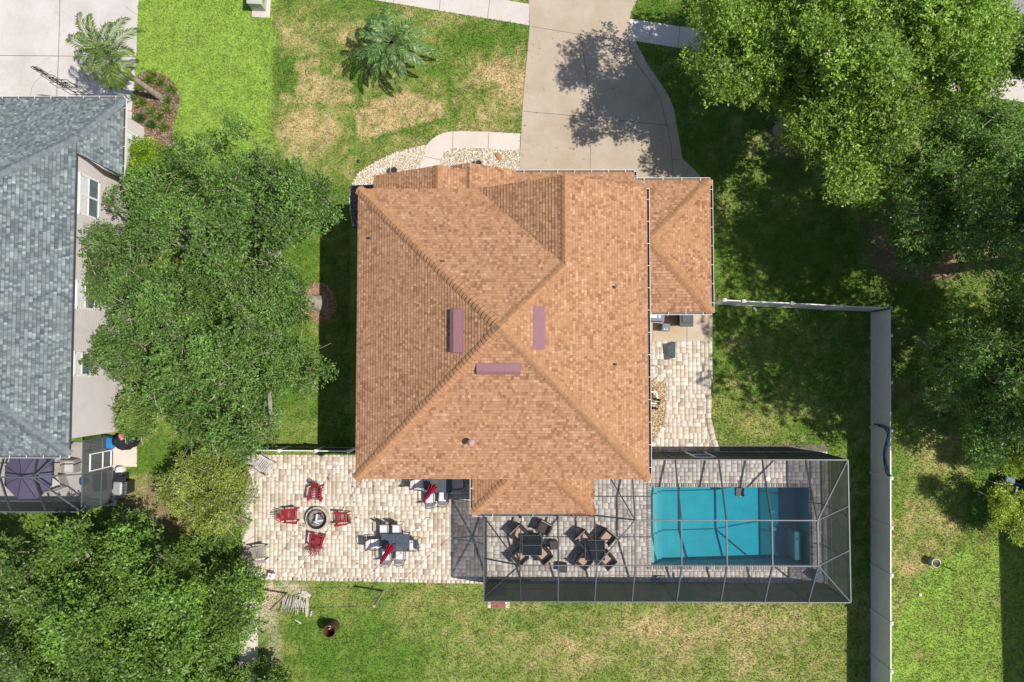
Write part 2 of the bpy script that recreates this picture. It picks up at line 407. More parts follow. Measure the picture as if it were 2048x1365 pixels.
def blob(px, py, cx, cy, rx, ry, soft=.5):
    d = np.sqrt(((px-cx)/rx)**2+((py-cy)/ry)**2); return np.clip((1-d)/soft+.5,0,1)
def grasscol(x, y, jit=None):
    px, py = px_of(x,y)
    px = px+(vn2.fbm(x+7,y+3,.8,4)-.5)*34*((px<640)&(py<330)); py = py+(vn.fbm(x+7,y+3,.25,4)-.5)*420*((px>1745)&(py>560))
    n1 = vn.fbm(x+50,y+50,.7,6); n2 = vn2.fbm(x+50,y+50,3.1,4); n3 = vn.fbm(x+80,y+20,.16,3)
    dry = .18+.0*x
    front = ((px>545)&(px<1062)&(py<372)).astype(float)*np.clip((px-545)/18,0,1)
    dry = np.where(front>0, .44, dry)
    for cx,cy,rx,ry,a in ((590,80,50,60,.18),(670,60,75,40,.15),(620,255,80,45,.28),(985,155,55,45,.3),(940,30,60,25,.15),(640,300,40,60,.25),(1000,60,60,30,-.28),(925,110,60,55,-.25),(880,230,60,50,-.2),(720,20,60,30,-.3),(1000,230,60,40,.12),(760,260,60,30,.1),(660,160,60,60,-.02)):
        dry = dry+a*blob(px,py,cx,cy,rx,ry,.9)*front
    s1 = pin(np.stack([px,py],-1), [(556,206),(560,185),(590,186),(592,120),(632,118),(640,152),(700,160),(716,206)])
    s2 = pin(np.stack([px,py],-1), [(706,218),(742,214),(746,198),(818,178),(822,186),(842,186),(846,196),(882,202),(887,236),(757,271),(716,272)])
    dry = np.where(s1, .78, dry); sod = s1|s2; edge_ = (pin(np.stack([px,py],-1), [(550,212),(552,114),(640,112),(650,146),(722,150),(724,212)])|pin(np.stack([px,py],-1), [(700,214),(738,210),(742,193),(822,173),(848,182),(888,196),(893,240),(757,278),(708,277)]))&~sod; qa = (px*.985-py*.17*0)/41; qb = (py+px*.17)/27; seam = ((np.abs(qb-np.round(qb))<.055)|(np.abs(qa+.5*np.floor(qb)-np.round(qa+.5*np.floor(qb)))<.035))&sod
    nb = (px<545)&(py<330); dry = np.where(nb, .03, dry)
    back = (py>1160)&(px<1745)&(px>515); dry = np.where(back, .40, dry)
    for cx,cy,rx,ry,a in ((680,1290,120,60,-.25),(760,1340,160,50,-.2),(900,1240,140,40,.05),(1250,1290,260,45,.17),(1450,1240,260,40,.2),(1560,1310,120,60,.12),(1000,1330,120,60,.05),(620,1215,70,50,-.1)):
        dry = dry+a*blob(px,py,cx,cy,rx,ry,.9)*back
    rt = (px>=1745)&(py>560); dry = np.where(rt, .22, dry)
    for cx,cy,rx,ry,a in ((1850,950,70,130,.22),(1830,1060,60,90,.15),(1880,880,90,60,.1),(1820,1130,50,50,.2)):
        dry = dry+a*blob(px,py,cx,cy,rx,ry,.9)*rt
    sy = (px>1420)&(px<1745)&(py>600)&(py<910); dry = np.where(sy, .22, dry)
    dry = dry+.18*sy*blob(px,py,1480,850,180,60,.9)
    amp = np.where(nb, .35, 1.0); dry = np.where(s2, .98, dry); dry = np.where(seam, dry-.45, dry); amp = np.where(sod, .55, amp); dry = np.where(edge_, .12, dry); amp = np.where(back, .70, amp)
    dry = dry+((n1-.5)*.85+(n2-.5)*1.0)*amp+(n3-.5)*.25*amp
    if jit is not None: dry = dry+(jit-.5)*.5*amp
    t = np.clip((dry-.08)/.8,0,1)[...,None]
    lime = np.array([.225,.335,.055]); green = np.array([.10,.183,.024]); olive = np.array([.21,.25,.060]); straw = np.array([.46,.35,.175])
    n4 = vn.fbm(x+33,y+71,5.5,3)[...,None]; lm = lime*(.62+.5*n4)+green*(.38-.3*n4)
    base = np.where((nb|(rt&(py>1080)))[...,None], lm, green)
    c = np.where(t<.5, base*(1-t*2)+olive*t*2, olive*(2-t*2)+straw*(t*2-1))
    # bare soil by the tree row and the narrow strip along the walkway
    soil = np.array([.28,.20,.13]); sand = np.array([.58,.48,.36])
    ss = .8*blob(px,py,536,1270,22,140,.9)*np.clip(n1*2.6-.75,0,1); ss = np.maximum(ss, .9*blob(px,py,560,1180,50,16,.8)*np.clip(n2*2-.3,0,1))
    c = c*(1-ss[...,None])+sand*ss[...,None]
    ms = np.maximum(blob(px,py,1880,500,150,90,.6), blob(px,py,1575,262,40,60,.6))*np.clip(n1*2.4-.55,0,1)
    ms = np.maximum(ms, blob(px,py,330,1010,90,50,.6)*.8)
    c = c*(1-ms[...,None])+soil*ms[...,None]
    c = c*(.74+.52*vn2.fbm(x+61,y+13,4.5,4)[...,None])
    return c

HOLE = (px0-.02, px1+.02, py0-.02, py1+.02)
def ground():
    x0,x1,y0,y1 = -34.,34.,-26.,26.
    xs = sorted(set(list(np.round(np.arange(x0,x1+.01,.25),3))+[HOLE[0],HOLE[1]])); ys = sorted(set(list(np.round(np.arange(y0,y1+.01,.25),3))+[HOLE[2],HOLE[3]]))
    xs = [-400,-120,-60]+xs+[60,120,400]; ys = [-400,-120,-60]+ys+[60,120,400]
    xs = np.array(xs); ys = np.array(ys)
    X,Y = np.meshgrid(xs,ys,indexing='ij'); v = np.stack([X.ravel(),Y.ravel(),0*X.ravel()],-1)
    nx,ny = len(xs),len(ys); i,j = np.meshgrid(np.arange(nx-1),np.arange(ny-1),indexing='ij'); i=i.ravel(); j=j.ravel()
    f = np.stack([i*ny+j,(i+1)*ny+j,(i+1)*ny+j+1,i*ny+j+1],-1)
    cx = (xs[i]+xs[i+1])/2; cy = (ys[j]+ys[j+1])/2
    keep = ~((cx>HOLE[0])&(cx<HOLE[1])&(cy>HOLE[2])&(cy<HOLE[3]))
    o = arr_mesh('lawn', v, f[keep], lawn_m, None, grasscol(v[:,0],v[:,1]))
    tag(o, 'sloping green and straw coloured lawn ground under everything', 'lawn', None, 'structure')
ground()

def sheet(name, pts, z, m, label, world=False, cat='ground'):
    mb = MB(); mb.prism(pts if world else G(pts), -.05, z)
    o = mb.build(name, m); tag(o, label, cat, None, 'structure'); return o
sheet('street', street, .008, asph, 'pale asphalt street glimpsed past the trees at top right')
sheet('driveway', drive, .030, conc_drive, 'beige concrete driveway running down to the brown roofed house', cat='driveway')
sheet('sidewalk', walkL, .022, conc_walk, 'pale concrete sidewalk left of the beige driveway', cat='sidewalk')
sheet('sidewalk', walkR, .022, conc_walk, 'concrete sidewalk right of the beige driveway, in tree shade', cat='sidewalk')
sheet('driveway', nbdrive, .026, conc_nb, 'light grey concrete driveway of the grey roofed house', cat='driveway')
sheet('front_path', fwalk, .034, conc_edge, 'cream concrete path curving from the driveway to the porch', cat='path')
sheet('patio_border', patio_edge, .024, conc_edge, 'cream concrete strip along the left edge of the paved patio', cat='path')
sheet('utility_slab', pad_c, .032, conc_pad, 'tan stained concrete slab behind the garage holding the bins', cat='slab')
sheet('side_slab', nbpad, .03, conc_edge, 'small pinkish concrete slab outside the neighbouring screen room', cat='slab')
sheet('neighbour_patio', nbdeck, .02, conc_nb, 'pale concrete floor of the neighbouring screen room', cat='patio')
# joints cut in the concrete (thin grooves filled with dirt)
def joints(name, segs, z, label, w=.022):
    mb = MB()
    for a,b in segs:
        a = P(*a,z); b = P(*b,z); mb.bar(a, b, w, .006)
    tag(mb.build(name, joint), label, 'joints', None, 'structure')
joints('driveway_joints', [((1060,53),(1160,69)),((1160,69),(1256,84)),((1161,66),(1172,140)),((1172,140),(1183,235)),((1183,235),(1180,345)),((1047,223),(1183,235)),((1183,235),(1334,251)),((1256,80),(1262,104)),((1262,104),(1270,122)),((1270,122),(1300,163)),((1300,163),(1319,195)),((1319,195),(1334,250)),((1334,250),(1342,290)),((1342,290),(1347,362)),((1345,319),(1365,319))], .032, 'dark joints crossing the beige driveway')
joints('sidewalk_joints', [((882,-22),(879,21)),((981,-9),(975,36)),((1360,52),(1356,97)),((1454,68),(1450,112)),((790,-30),(787,10))], .024, 'dark joints crossing the sidewalks')
joints('grey_driveway_joints', [((-30,111),(272,114)),((121,-40),(117,114)),((117,114),(113,200)),((245,221),(266,223))], .028, 'dark joints crossing the light grey driveway',.03)
joints('driveway_crack', [((60,192),(64,176)),((64,176),(70,164)),((70,164),(80,156)),((80,156),(98,146)),((98,146),(104,140)),((250,12),(262,22)),((262,22),(274,30))], .028, 'thin crack curving over the light grey driveway',.014)
joints('path_joints', [((906,264),(905,297)),((978,266),(976,299)),((848,313),(880,320))], .036, 'dark joints across the cream front path')
joints('slab_joints', [((1306,625),(1306,683)),((1374,625),(1374,683))], .034, 'joints across the tan slab behind the garage')
joints('patio_border_joints', [((509,1072),(481,1092)),((509,908),(509,1158)),((509,984),(495,994))], .026, 'joints in the cream strip beside the patio')

# ---- pavers, each a real block
PAL_P = np.array([[.60,.52,.42],[.64,.565,.47],[.53,.44,.34],[.56,.48,.395],[.46,.37,.285],[.66,.60,.515],[.38,.30,.235],[.58,.50,.38],[.50,.43,.36]])
PAL_D = np.array([[.40,.36,.32],[.45,.41,.37],[.35,.30,.27],[.37,.34,.32],[.30,.26,.24],[.48,.44,.38],[.26,.23,.215],[.42,.37,.31]])*1.5
def pavers(name, poly, base_z, top_z, pal, label, seed, holes=(), u=.104, rect=None, pr=None):
    r = random.Random(seed); nr = np.random.default_rng(seed)
    xs = [p[0] for p in poly]; ys = [p[1] for p in poly]
    x0,x1,y0,y1 = min(xs),max(xs),min(ys),max(ys)
    nx = int((x1-x0)/u)+1; ny = int((y1-y0)/u)+1
    cx,cy = np.meshgrid(x0+(np.arange(nx)+.5)*u, y0+(np.arange(ny)+.5)*u, indexing='ij')
    ok = pin(np.stack([cx.ravel(),cy.ravel()],-1), poly).reshape(nx,ny)
    for h in holes: ok &= ~pin(np.stack([cx.ravel(),cy.ravel()],-1), h).reshape(nx,ny)
    occ = ~ok
    sizes = [((2,2),.50),((3,2),.34),((2,3),.07),((3,3),.09)]
    V=[];Fc=[];C=[]
    g = .004
    rects = []
    def lay(I,J):
        if r.random() < .3:
            q = [(0,0,3,3),(3,0,3,3)]+[(k*2,3,2,3) for k in range(3)] if r.random()<.5 else [(0,3,3,3),(3,3,3,3)]+[t for y in (0,) for t in ((0,0,2,3),(2,0,2,3),(4,0,2,3))]
        else:
            q = []
            for y in (0,2,4):
                x = 0
                for w_ in r.choice(([3,3],[2,2,2],[2,2,2],[4,2],[2,4],[3,3])): q.append((x,y,w_,2)); x += w_
        tr = r.random() < .5
        for x,y,a,b in q:
            if tr: x,y,a,b = y,x,b,a
            rects.append((I+x,J+y,a,b))
    for k,J in enumerate(range(-6,ny,6)):
        for I in range(-6+(k*2)%6-6,nx,6): lay(I,J)
    todo = []
    for (i,j,a,b) in rects:
        if i>=0 and j>=0 and i+a<=nx and j+b<=ny and not occ[i:i+a,j:j+b].any(): occ[i:i+a,j:j+b] = True; todo.append((i,j,a,b))
    for j in range(ny):
        for i in range(nx):
            if occ[i,j]: continue
            for a,b in ((2,2),(2,1),(1,2),(1,1)):
                if i+a<=nx and j+b<=ny and not occ[i:i+a,j:j+b].any(): occ[i:i+a,j:j+b] = True; todo.append((i,j,a,b)); break
    if True:
        for i,j,a,b in todo:
            X0=x0+i*u+g; X1=x0+(i+a)*u-g; Y0=y0+j*u+g; Y1=y0+(j+b)*u-g; e=.006
            z = top_z+r.uniform(-.0015,.0015); k=len(V)
            tx,ty = r.uniform(-.0012,.0012), r.uniform(-.0012,.0012)
            V += [(X0,Y0,base_z),(X1,Y0,base_z),(X1,Y1,base_z),(X0,Y1,base_z),(X0+e,Y0+e,z-tx-ty),(X1-e,Y0+e,z+tx-ty),(X1-e,Y1-e,z+tx+ty),(X0+e,Y1-e,z-tx+ty)]
            Fc += [(k+4,k+5,k+6,k+7),(k,k+1,k+5,k+4),(k+1,k+2,k+6,k+5),(k+2,k+3,k+7,k+6),(k+3,k,k+4,k+7)]
            q = nr.choice(len(pal), p=pr); q2 = nr.choice(len(pal), p=pr)
            c1 = pal[q]*nr.uniform(.93,1.06); c2 = c1*.84+pal[q2]*.16
            if nr.random()<.5: cs=[c1,c1,c2,c2]
            else: cs=[c1,c2,c2,c1]
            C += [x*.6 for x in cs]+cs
    o = arr_mesh(name, V, Fc, paver_m, None, np.array(C))
    tag(o, label, 'paving', None, 'structure')
PP = [.17,.18,.13,.12,.12,.10,.06,.06,.06]; PD=[.2,.18,.15,.15,.09,.08,.06,.09]
sand_m = mat('joint_sand',(.40,.34,.27),.95,0,.15,20)
sand_d = mat('joint_sand_grey',(.16,.145,.13),.95,0,.15,20)
sheet('paver_bedding', [(509,911),(975,911),(975,1166),(780,1164),(509,1159)], .022, sand_m, 'sand bed showing in the joints of the cream patio')
pavers('patio_paving', G([(509,911),(975,911),(975,1163),(780,1160),(509,1155)],.03), .018, .034, PAL_P, 'cream and tan concrete pavers of the patio with the red chairs', 5, pr=PP)
def border(name, pts, wdt, z, pal, seed, label, pr):
    """a soldier course of pavers along a curve (world points)"""
    nr = np.random.default_rng(seed); V=[];Fc=[];C=[]
    for a,b in zip(pts[:-1],pts[1:]):
        a=np.array(a);b=np.array(b);d=b-a;Ln=np.hypot(*d);n=max(1,round(Ln/.24));d=d/Ln;q=np.array([-d[1],d[0]])*wdt
        for k in range(n):
            s=a+d*(Ln*k/n+.004); e=a+d*(Ln*(k+1)/n-.004); i0=len(V)
            for p in (s,e,e+q,s+q): V.append((p[0],p[1],z))
            for p in (s,e,e+q,s+q): V.append((p[0],p[1],.0))
            Fc += [(i0,i0+1,i0+2,i0+3),(i0+4,i0+5,i0+1,i0),(i0+5,i0+6,i0+2,i0+1),(i0+6,i0+7,i0+3,i0+2),(i0+7,i0+4,i0,i0+3)]
            c = pal[nr.choice(len(pal),p=pr)]; C += [c]*8
    tag(arr_mesh(name,V,Fc,paver_m,None,np.array(C)), label, 'paving', None, 'structure')
border('patio_paving_edge', G([(509,1160),(780,1164.5),(975,1168)],.03), .155, .040, PAL_P, 4, 'row of edging pavers between the patio and the back lawn', PP)
def minus_pool(): return [(px0-.12,py0-.12),(px1+.12,py0-.12),(px1+.12,py1+.12),(px0-.12,py1+.12)]
dk = G(deck); 
# bedding ring round the pool
def ring_bed():
    mb = MB(); x0=min(p[0] for p in dk); x1=max(p[0] for p in dk); y0=min(p[1] for p in dk); y1=max(p[1] for p in dk)
    a,b,c,d = HOLE
    for (u0,u1,v0,v1) in ((x0,a,y0,y1),(b,x1,y0,y1),(a,b,y0,c),(a,b,d,y1)):
        mb.box((u0+u1)/2,(v0+v1)/2,0,u1-u0,v1-v0,.044)
    tag(mb.build('deck_bedding', sand_d), 'grey sand bed showing in the joints of the pool deck', 'ground', None, 'structure')
ring_bed()
pavers('pool_deck_paving', dk, .018, .034, PAL_D, 'grey and tan pavers of the pool deck inside the screen cage', 9, holes=[minus_pool()], pr=PD)
sheet('side_bedding', [(1289,684),(1423,684),(1422,836),(1440,902),(1289,902)], .018, sand_m, 'sand bed showing in the joints of the side path')
pavers('side_path_paving', G(side,.03), .018, .034, PAL_P, 'cream and tan pavers of the path beside the lower right of the house', 21, holes=[G(gravelS,.03)], pr=PP)
border('side_path_edge', G([(1441,903),(1431,878),(1425,856),(1422,836),(1423,790)],.03), .26, .044, PAL_P, 6, 'curved row of edging pavers on the lawn side of the side path', PP)
border('side_path_edge', G([(1331,800),(1328,835),(1322,853),(1311,873),(1298,892)][::-1],.03), -.24, .044, PAL_P, 8, 'curved row of edging pavers beside the brown gravel bed', PP)
# slab with mat
pavers('step_paving', G(slab,.05), .0, .05, PAL_P+.06, 'small paved step below the lower left corner of the pool cage', 31, pr=PP)

# ---- gravel beds as real pebbles
def pebbles(name, poly, n, size, pal, label, seed, z=.02, bed=None, bedcol=(.3,.25,.18), flat=.6, exclude=(), aniso=1.0, cat='gravel'):
    nr = np.random.default_rng(seed); poly=[tuple(p) for p in poly]
    xs=[p[0] for p in poly]; ys=[p[1] for p in poly]
    if bed is not False:
        mb=MB(); mb.prism(poly,-.05,z); tag(mb.build(name+'_soil', mat(name+'_soil',bedcol,.95,0,.3,12,.1)), 'soil under the '+label, 'soil', None,'structure')
    pts = np.stack([nr.uniform(min(xs),max(xs),n*3), nr.uniform(min(ys),max(ys),n*3)],-1)
    pts = pts[pin(pts,poly)]
    for e in exclude: pts = pts[~pin(pts,e)]
    pts = pts[:n]; n=len(pts)
    base = np.array([(1,0,0),(0,1,0),(-1,0,0),(0,-1,0),(0,0,1),(.55,.55,.62),(-.55,.55,.62),(-.55,-.55,.62),(.55,-.55,.62)])
    fc = [(0,5,8),(0,1,5),(1,6,5),(1,2,6),(2,7,6),(2,3,7),(3,8,7),(3,0,8),(4,8,5),(4,5,6),(4,6,7),(4,7,8)]
    s = size*nr.lognormal(0,.3,n); a = nr.uniform(0,6.283,n); el = nr.uniform(1,1.6,n)*aniso
    b = base[None]*np.stack([s*el,s/np.sqrt(aniso),s*flat],-1)[:,None,:]
    b = b+nr.normal(0,.12,b.shape)*s[:,None,None]*np.array([1,1,.4])
    ca,sa=np.cos(a)[:,None],np.sin(a)[:,None]
    x=b[...,0]*ca-b[...,1]*sa; y=b[...,0]*sa+b[...,1]*ca
    v=np.stack([x+pts[:,0:1],y+pts[:,1:2],b[...,2]+z+nr.uniform(0,.6,n)[:,None]*s[:,None]*.6],-1)
    f=(np.array(fc)[None]+9*np.arange(n)[:,None,None]).reshape(-1,3)
    pal=np.array(pal); c=pal[nr.integers(0,len(pal),n)]*nr.uniform(.8,1.15,(n,1))
    o=arr_mesh(name,v.reshape(-1,3),f,stone_m,None,np.repeat(c,9,0)); tag(o,label,cat,None,'stuff')
GP=[(.62,.55,.43),(.72,.66,.56),(.55,.40,.24),(.45,.33,.22),(.78,.74,.66),(.5,.47,.42),(.60,.47,.28)]
GB=[(.42,.28,.13),(.55,.38,.18),(.30,.19,.09),(.60,.48,.30),(.22,.14,.08),(.65,.55,.40)]
dark_bed = [(703,371),(746,371),(746,378),(722,380),(722,470),(708,455),(702,420),(700,395)]
pebbles('gravel', G(gravelL), 9500, .026, GP, 'cream pebbles left of the curved front path', 3, exclude=[G(dark_bed)])
pebbles('gravel', G(gravelR), 6000, .026, GP, 'cream pebbles between the front path and the porch roof', 4)
pebbles('dark_gravel', G(dark_bed), 1800, .024, [(.10,.095,.085),(.15,.14,.125),(.06,.055,.05),(.28,.26,.23)], 'black pebbles at the upper left corner of the house', 5, z=.03, bedcol=(.05,.045,.04))
pebbles('brown_gravel', G(gravelS), 3400, .026, GB, 'golden brown pebbles beside the house wall under the white pipes', 6)
MU=[(.13,.075,.04),(.19,.11,.06),(.26,.18,.12),(.09,.055,.035),(.34,.27,.20)]
pebbles('mulch', G(mulch1), 9000, .022, MU, 'brown bark mulch of the bed beside the grey roofed house', 7, bedcol=(.12,.075,.05), aniso=2.2, flat=.4, cat='mulch')
pebbles('mulch', G(mulch2), 3500, .022, [(.30,.16,.09),(.36,.22,.13),(.2,.11,.07),(.42,.3,.2)], 'reddish bark mulch ringed round the big oak trunk', 8, bedcol=(.15,.085,.055), aniso=2.2, flat=.4, cat='mulch')

# ---- grass blades
hard = [G(drive),G(walkL),G(walkR),G(street),G(nbdrive),G(fwalk),G(gravelL),G(gravelR),G(patio),G(patio_edge),dk,G(pad_c),G(side),G(slab),G(nbpad),G(nbdeck),G(mulch1),G(mulch2),
        G([(700,370),(1310,370),(1310,900),(700,900)]),G([(1290,330),(1400,330),(1400,620),(1290,620)]),G([(-200,200),(235,200),(235,900),(-200,900)])]
def grass(n, seed):
    nr=np.random.default_rng(seed)
    x=nr.uniform(-27.5,28,n); y=nr.uniform(-17.5,20,n); pts=np.stack([x,y],-1)
    k=np.ones(n,bool)
    for h in hard: k&=~pin(pts,h)
    # bare soil grows little
    x=x[k];y=y[k];n=len(x)
    jit=nr.random(n); c=grasscol(x,y,jit)*nr.uniform(.75,1.25,(n,1))
    cl=vn.fbm(x+9,y+9,2.6,3)
    ang=nr.uniform(0,6.283,n)+0; ln=nr.uniform(.06,.14,n)*(.6+.9*cl); wd=nr.uniform(.013,.026,n); lean=nr.uniform(.25,1.1,n)
    dx=np.cos(ang);dy=np.sin(ang)
    tip=np.stack([x+dx*ln*lean,y+dy*ln*lean,ln*(.55+.6*nr.random(n))*.8],-1)
    a=np.stack([x-dy*wd,y+dx*wd,0*x-.002],-1); b=np.stack([x+dy*wd,y-dx*wd,0*x-.002],-1)
    v=np.stack([a,b,tip],1).reshape(-1,3); f=np.arange(3*n).reshape(-1,3)
    cc=np.stack([c*.9,c*.9,c*1.05],1).reshape(-1,3)
    o=arr_mesh('grass',v,f,blade_m,None,cc); tag(o,'short mown grass blades over all the lawns','grass',None,'stuff')
grass(620000, 5)
# ------------------------------------------------------------------ roofs
def clip_poly(pts, ax, lim, keep_ge):
    out = []
    n = len(pts)
    for i in range(n):
        a = pts[i]; b = pts[(i+1)%n]; da = a.dot(ax)-lim; db = b.dot(ax)-lim
        if not keep_ge: da, db = -da, -db
        if da >= 0: out.append(a)
        if (da > 0 and db < 0) or (da < 0 and db > 0): out.append(a+(b-a)*(da/(da-db)))
    return out
def roof_plane(mb, pts, d=.145, lift=.025):
    pts = [Vector(p) for p in pts]
    n = Vector((0,0,0))
    for i in range(len(pts)):
        a=pts[i]; b=pts[(i+1)%len(pts)]; n += Vector(((a.y-b.y)*(a.z+b.z),(a.z-b.z)*(a.x+b.x),(a.x-b.x)*(a.y+b.y)))
    n.normalize()
    if n.z < 0: pts = pts[::-1]; n = -n
    v = (Vector((0,0,1))-n*n.z).normalized(); u = v.cross(n)
    vs = [p.dot(v) for p in pts]; k0 = math.floor(min(vs)/d); k1 = math.floor(max(vs)/d)+1
    for k in range(k0,k1):
        q = clip_poly(pts, v, k*d, True)
        if len(q) < 3: continue
        q = clip_poly(q, v, (k+1)*d, False)
        if len(q) < 3: continue
        b = len(mb.v); idx = []; uvs = []
        for p in q:
            pv = p.dot(v); r = min(max((pv-k*d)/d,0),1)
            mb.v.append(p+n*(lift*(1-r)+.004)); idx.append(len(mb.v)-1)
            uvs.append((p.dot(u), min(max(pv,k*d+1e-4),(k+1)*d-1e-4)))
        mb.f.append(tuple(idx)); mb.uv[len(mb.f)-1] = uvs
        lows = sorted([p for p in q if abs(p.dot(v)-k*d) < 1e-4], key=lambda p:p.dot(u))
        if len(lows) >= 2:
            a, c = lows[0], lows[-1]; b = len(mb.v)
            for p,o in ((a,-.01),(c,-.01),(c,lift+.004),(a,lift+.004)): mb.v.append(p+n*o)
            mb.f.append((b,b+1,b+2,b+3)); mb.uv[len(mb.f)-1] = [(a.dot(u),k*d+.01),(c.dot(u),k*d+.01),(c.dot(u),k*d+.02),(a.dot(u),k*d+.02)]
    return n
def deck(mb, pts, t=.12):
    pts = [Vector(p) for p in pts]; m = len(pts); b = len(mb.v)
    for p in pts: mb.v.append(p-Vector((0,0,.003)))
    for p in pts: mb.v.append(p-Vector((0,0,t)))
    mb.f.append(tuple(b+m+i for i in range(m))[::-1])
    for i in range(m):
        j = (i+1)%m; mb.f.append((b+i,b+m+i,b+m+j,b+j))
def caps(mb, a, b, n1, n2, w=.24, step=.20):
    a = Vector(a); b = Vector(b)
    if a.z > b.z+1e-4: a,b = b,a
    dd = (b-a).normalized(); up = (n1+n2).normalized()
    s1 = n1.cross(dd); s2 = n2.cross(dd)
    if s1.dot(n2) > 0: s1 = -s1
    if s2.dot(n1) > 0: s2 = -s2
    Ln = (b-a).length; k = int(Ln/step)
    for i in range(k):
        p0 = a+dd*(i*step); p1 = a+dd*(i*step+step*1.12)
        wv = w*(1+random.uniform(-.03,.03)); sh = up.cross(dd)*random.uniform(-.008,.008)
        sec = lambda p,h: [p+s1*wv+n1*(h*.6)+sh, p+s1*wv*.42+n1*(h+.008)+sh, p+up*(h+.012)+sh, p+s2*wv*.42+n2*(h+.008)+sh, p+s2*wv+n2*(h*.6)+sh]
        A = sec(p0,.074); B = sec(p1,.016); C0 = sec(p0,.0)
        q = len(mb.v); mb.v += A+B+C0
        for j in range(4):
            mb.f.append((q+j,q+j+1,q+5+j+1,q+5+j)); mb.f.append((q+10+j,q+10+j+1,q+j+1,q+j))
        mb.f.append((q,q+5,q+10)); mb.f.append((q+4,q+14,q+9))
def gutter(parent, a, b, out, hang=.92, name='gutter', liner=gutter_in):
    """open trough: white outer lip and hangers, dark inside"""
    a = Vector(a); b = Vector(b); out = Vector(out).normalized(); d = (b-a).normalized()
    mb = MB(); mb.bar(a+out*.115-Vector((0,0,.03)), b+out*.115-Vector((0,0,.03)), .016, .12)
    k = int((b-a).length/hang)
    for i in range(k+1):
        p = a+d*((b-a).length*(i+.5)/(k+1)); mb.bar(p+Vector((0,0,.02)), p+out*.115+Vector((0,0,.034)), .022, .012)
    for e in (a,b): mb.bar(e-Vector((0,0,.03)), e+out*.12-Vector((0,0,.03)), .015, .11)
    g = mb.build(name, white, parent, world=True)
    m2 = MB(); m2.bar(a+out*.055-Vector((0,0,.08)), b+out*.055-Vector((0,0,.08)), .10, .012); m2.build('trough', liner, g, world=True)
    return g

ze = 4.9; p_ = .55
A0 = P(714,667,ze); B0 = P(1295.5,667,ze); T0 = P(1004,379,ze); D0 = P(1004,956.5,ze)
X0, X1 = A0.x, B0.x; xc = (X0+X1)/2; yc = (T0.y+D0.y)/2; hw = (X1-X0)/2; Y0, Y1 = yc-hw, yc+hw
za = ze+p_*hw; AP = (xc,yc,za)
Xr = P(1130,440,ze+p_*3.7).x; zr = ze+p_*(X1-Xr); yh = yc+Xr-xc; XL = Xr-(X1-Xr)
house = thing('brown_roof_house','large house with brown shingled hip roof and three mauve vents','house',(xc,yc,0))
roof = MB(); dk_ = MB()
def rp(pts, dd=True):
    n = roof_plane(roof, pts)
    if dd: deck(dk_, pts)
    return n
nS = rp([(X0,Y0,ze),(X1,Y0,ze),AP]); nW = rp([(X0,Y1,ze),(X0,Y0,ze),AP])
nE = rp([(X1,Y0,ze),(X1,yh,ze),(Xr,yh,zr),AP]); rp([(X1,yh,ze),(X1,Y1,ze),(Xr,Y1,zr),(Xr,yh,zr)])
nN = rp([AP,(Xr,yh,zr),(XL,Y1,ze),(X0,Y1,ze)]); nGW = rp([(Xr,Y1,zr),(XL,Y1,ze),(Xr,yh,zr)])
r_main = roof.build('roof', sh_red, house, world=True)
fas = mat('brown_fascia',(.30,.17,.10),.8,0,.1,3)
dk_.build('fascia', fas, r_main, world=True)
for a_,b_,n1_,n2_ in (((X0,Y0,ze),AP,nS,nW),((X1,Y0,ze),AP,nS,nE),((X0,Y1,ze),AP,nN,nW),((Xr,yh,zr),AP,nN,nE),((Xr,Y1,zr),(Xr,yh+.1,zr),nGW,nE)):
    cp = MB(); caps(cp,a_,b_,n1_,n2_); cp.build('hip_cap', cap_red, r_main, world=True)
cp = MB(); cp.add([(AP[0]-.24,AP[1]-.24,AP[2]-.07),(AP[0]+.24,AP[1]-.24,AP[2]-.07),(AP[0]+.24,AP[1]+.24,AP[2]-.07),(AP[0]-.24,AP[1]+.24,AP[2]-.07),(AP[0],AP[1],AP[2]+.115)],[(0,1,4),(1,2,4),(2,3,4),(3,0,4)]); cp.build('peak_cap', cap_red, r_main, world=True)
# lower roofs
def low(name, polys, caplist, mats=(sh_red,cap_red), parent=None, t=.12, fm=None):
    global house
    mb = MB(); dm = MB(); ns = []
    for q in polys: ns.append(roof_plane(mb,q)); deck(dm,q,t)
    r = mb.build(name, mats[0], parent, world=True); dm.build('fascia', fm or fas, r, world=True)
    if caplist:
        for a,b,i,j in caplist: cm = MB(); caps(cm,a,b,ns[i],ns[j]); cm.build('hip_cap', mats[1], r, world=True)
    return r
ge = P(1420,361,2.9); gx = ge.x; gy = ge.y; gs = P(1420,625,2.9).y; gfy = P(1150,345,2.71).y
hh = (gy-gs)/2; ay = (gy+gs)/2; ax = gx-3.19; az = 2.9+.5*hh
stepx = P(1268,352,2.9).x; lx = P(1031,345,2.7).x
zA = lambda y: 2.9+(gy-y)*.5
Yb = 7.45
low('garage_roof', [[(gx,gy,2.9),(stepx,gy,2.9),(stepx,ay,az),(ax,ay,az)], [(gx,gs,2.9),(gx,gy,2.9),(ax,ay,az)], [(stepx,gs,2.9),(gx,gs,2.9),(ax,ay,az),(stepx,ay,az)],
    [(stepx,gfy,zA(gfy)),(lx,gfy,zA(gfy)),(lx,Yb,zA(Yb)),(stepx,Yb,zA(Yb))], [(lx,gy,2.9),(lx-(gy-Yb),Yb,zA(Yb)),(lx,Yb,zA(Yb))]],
    [((gx,gy,2.9),(ax,ay,az),0,1),((gx,gs,2.9),(ax,ay,az),2,1)], parent=house)
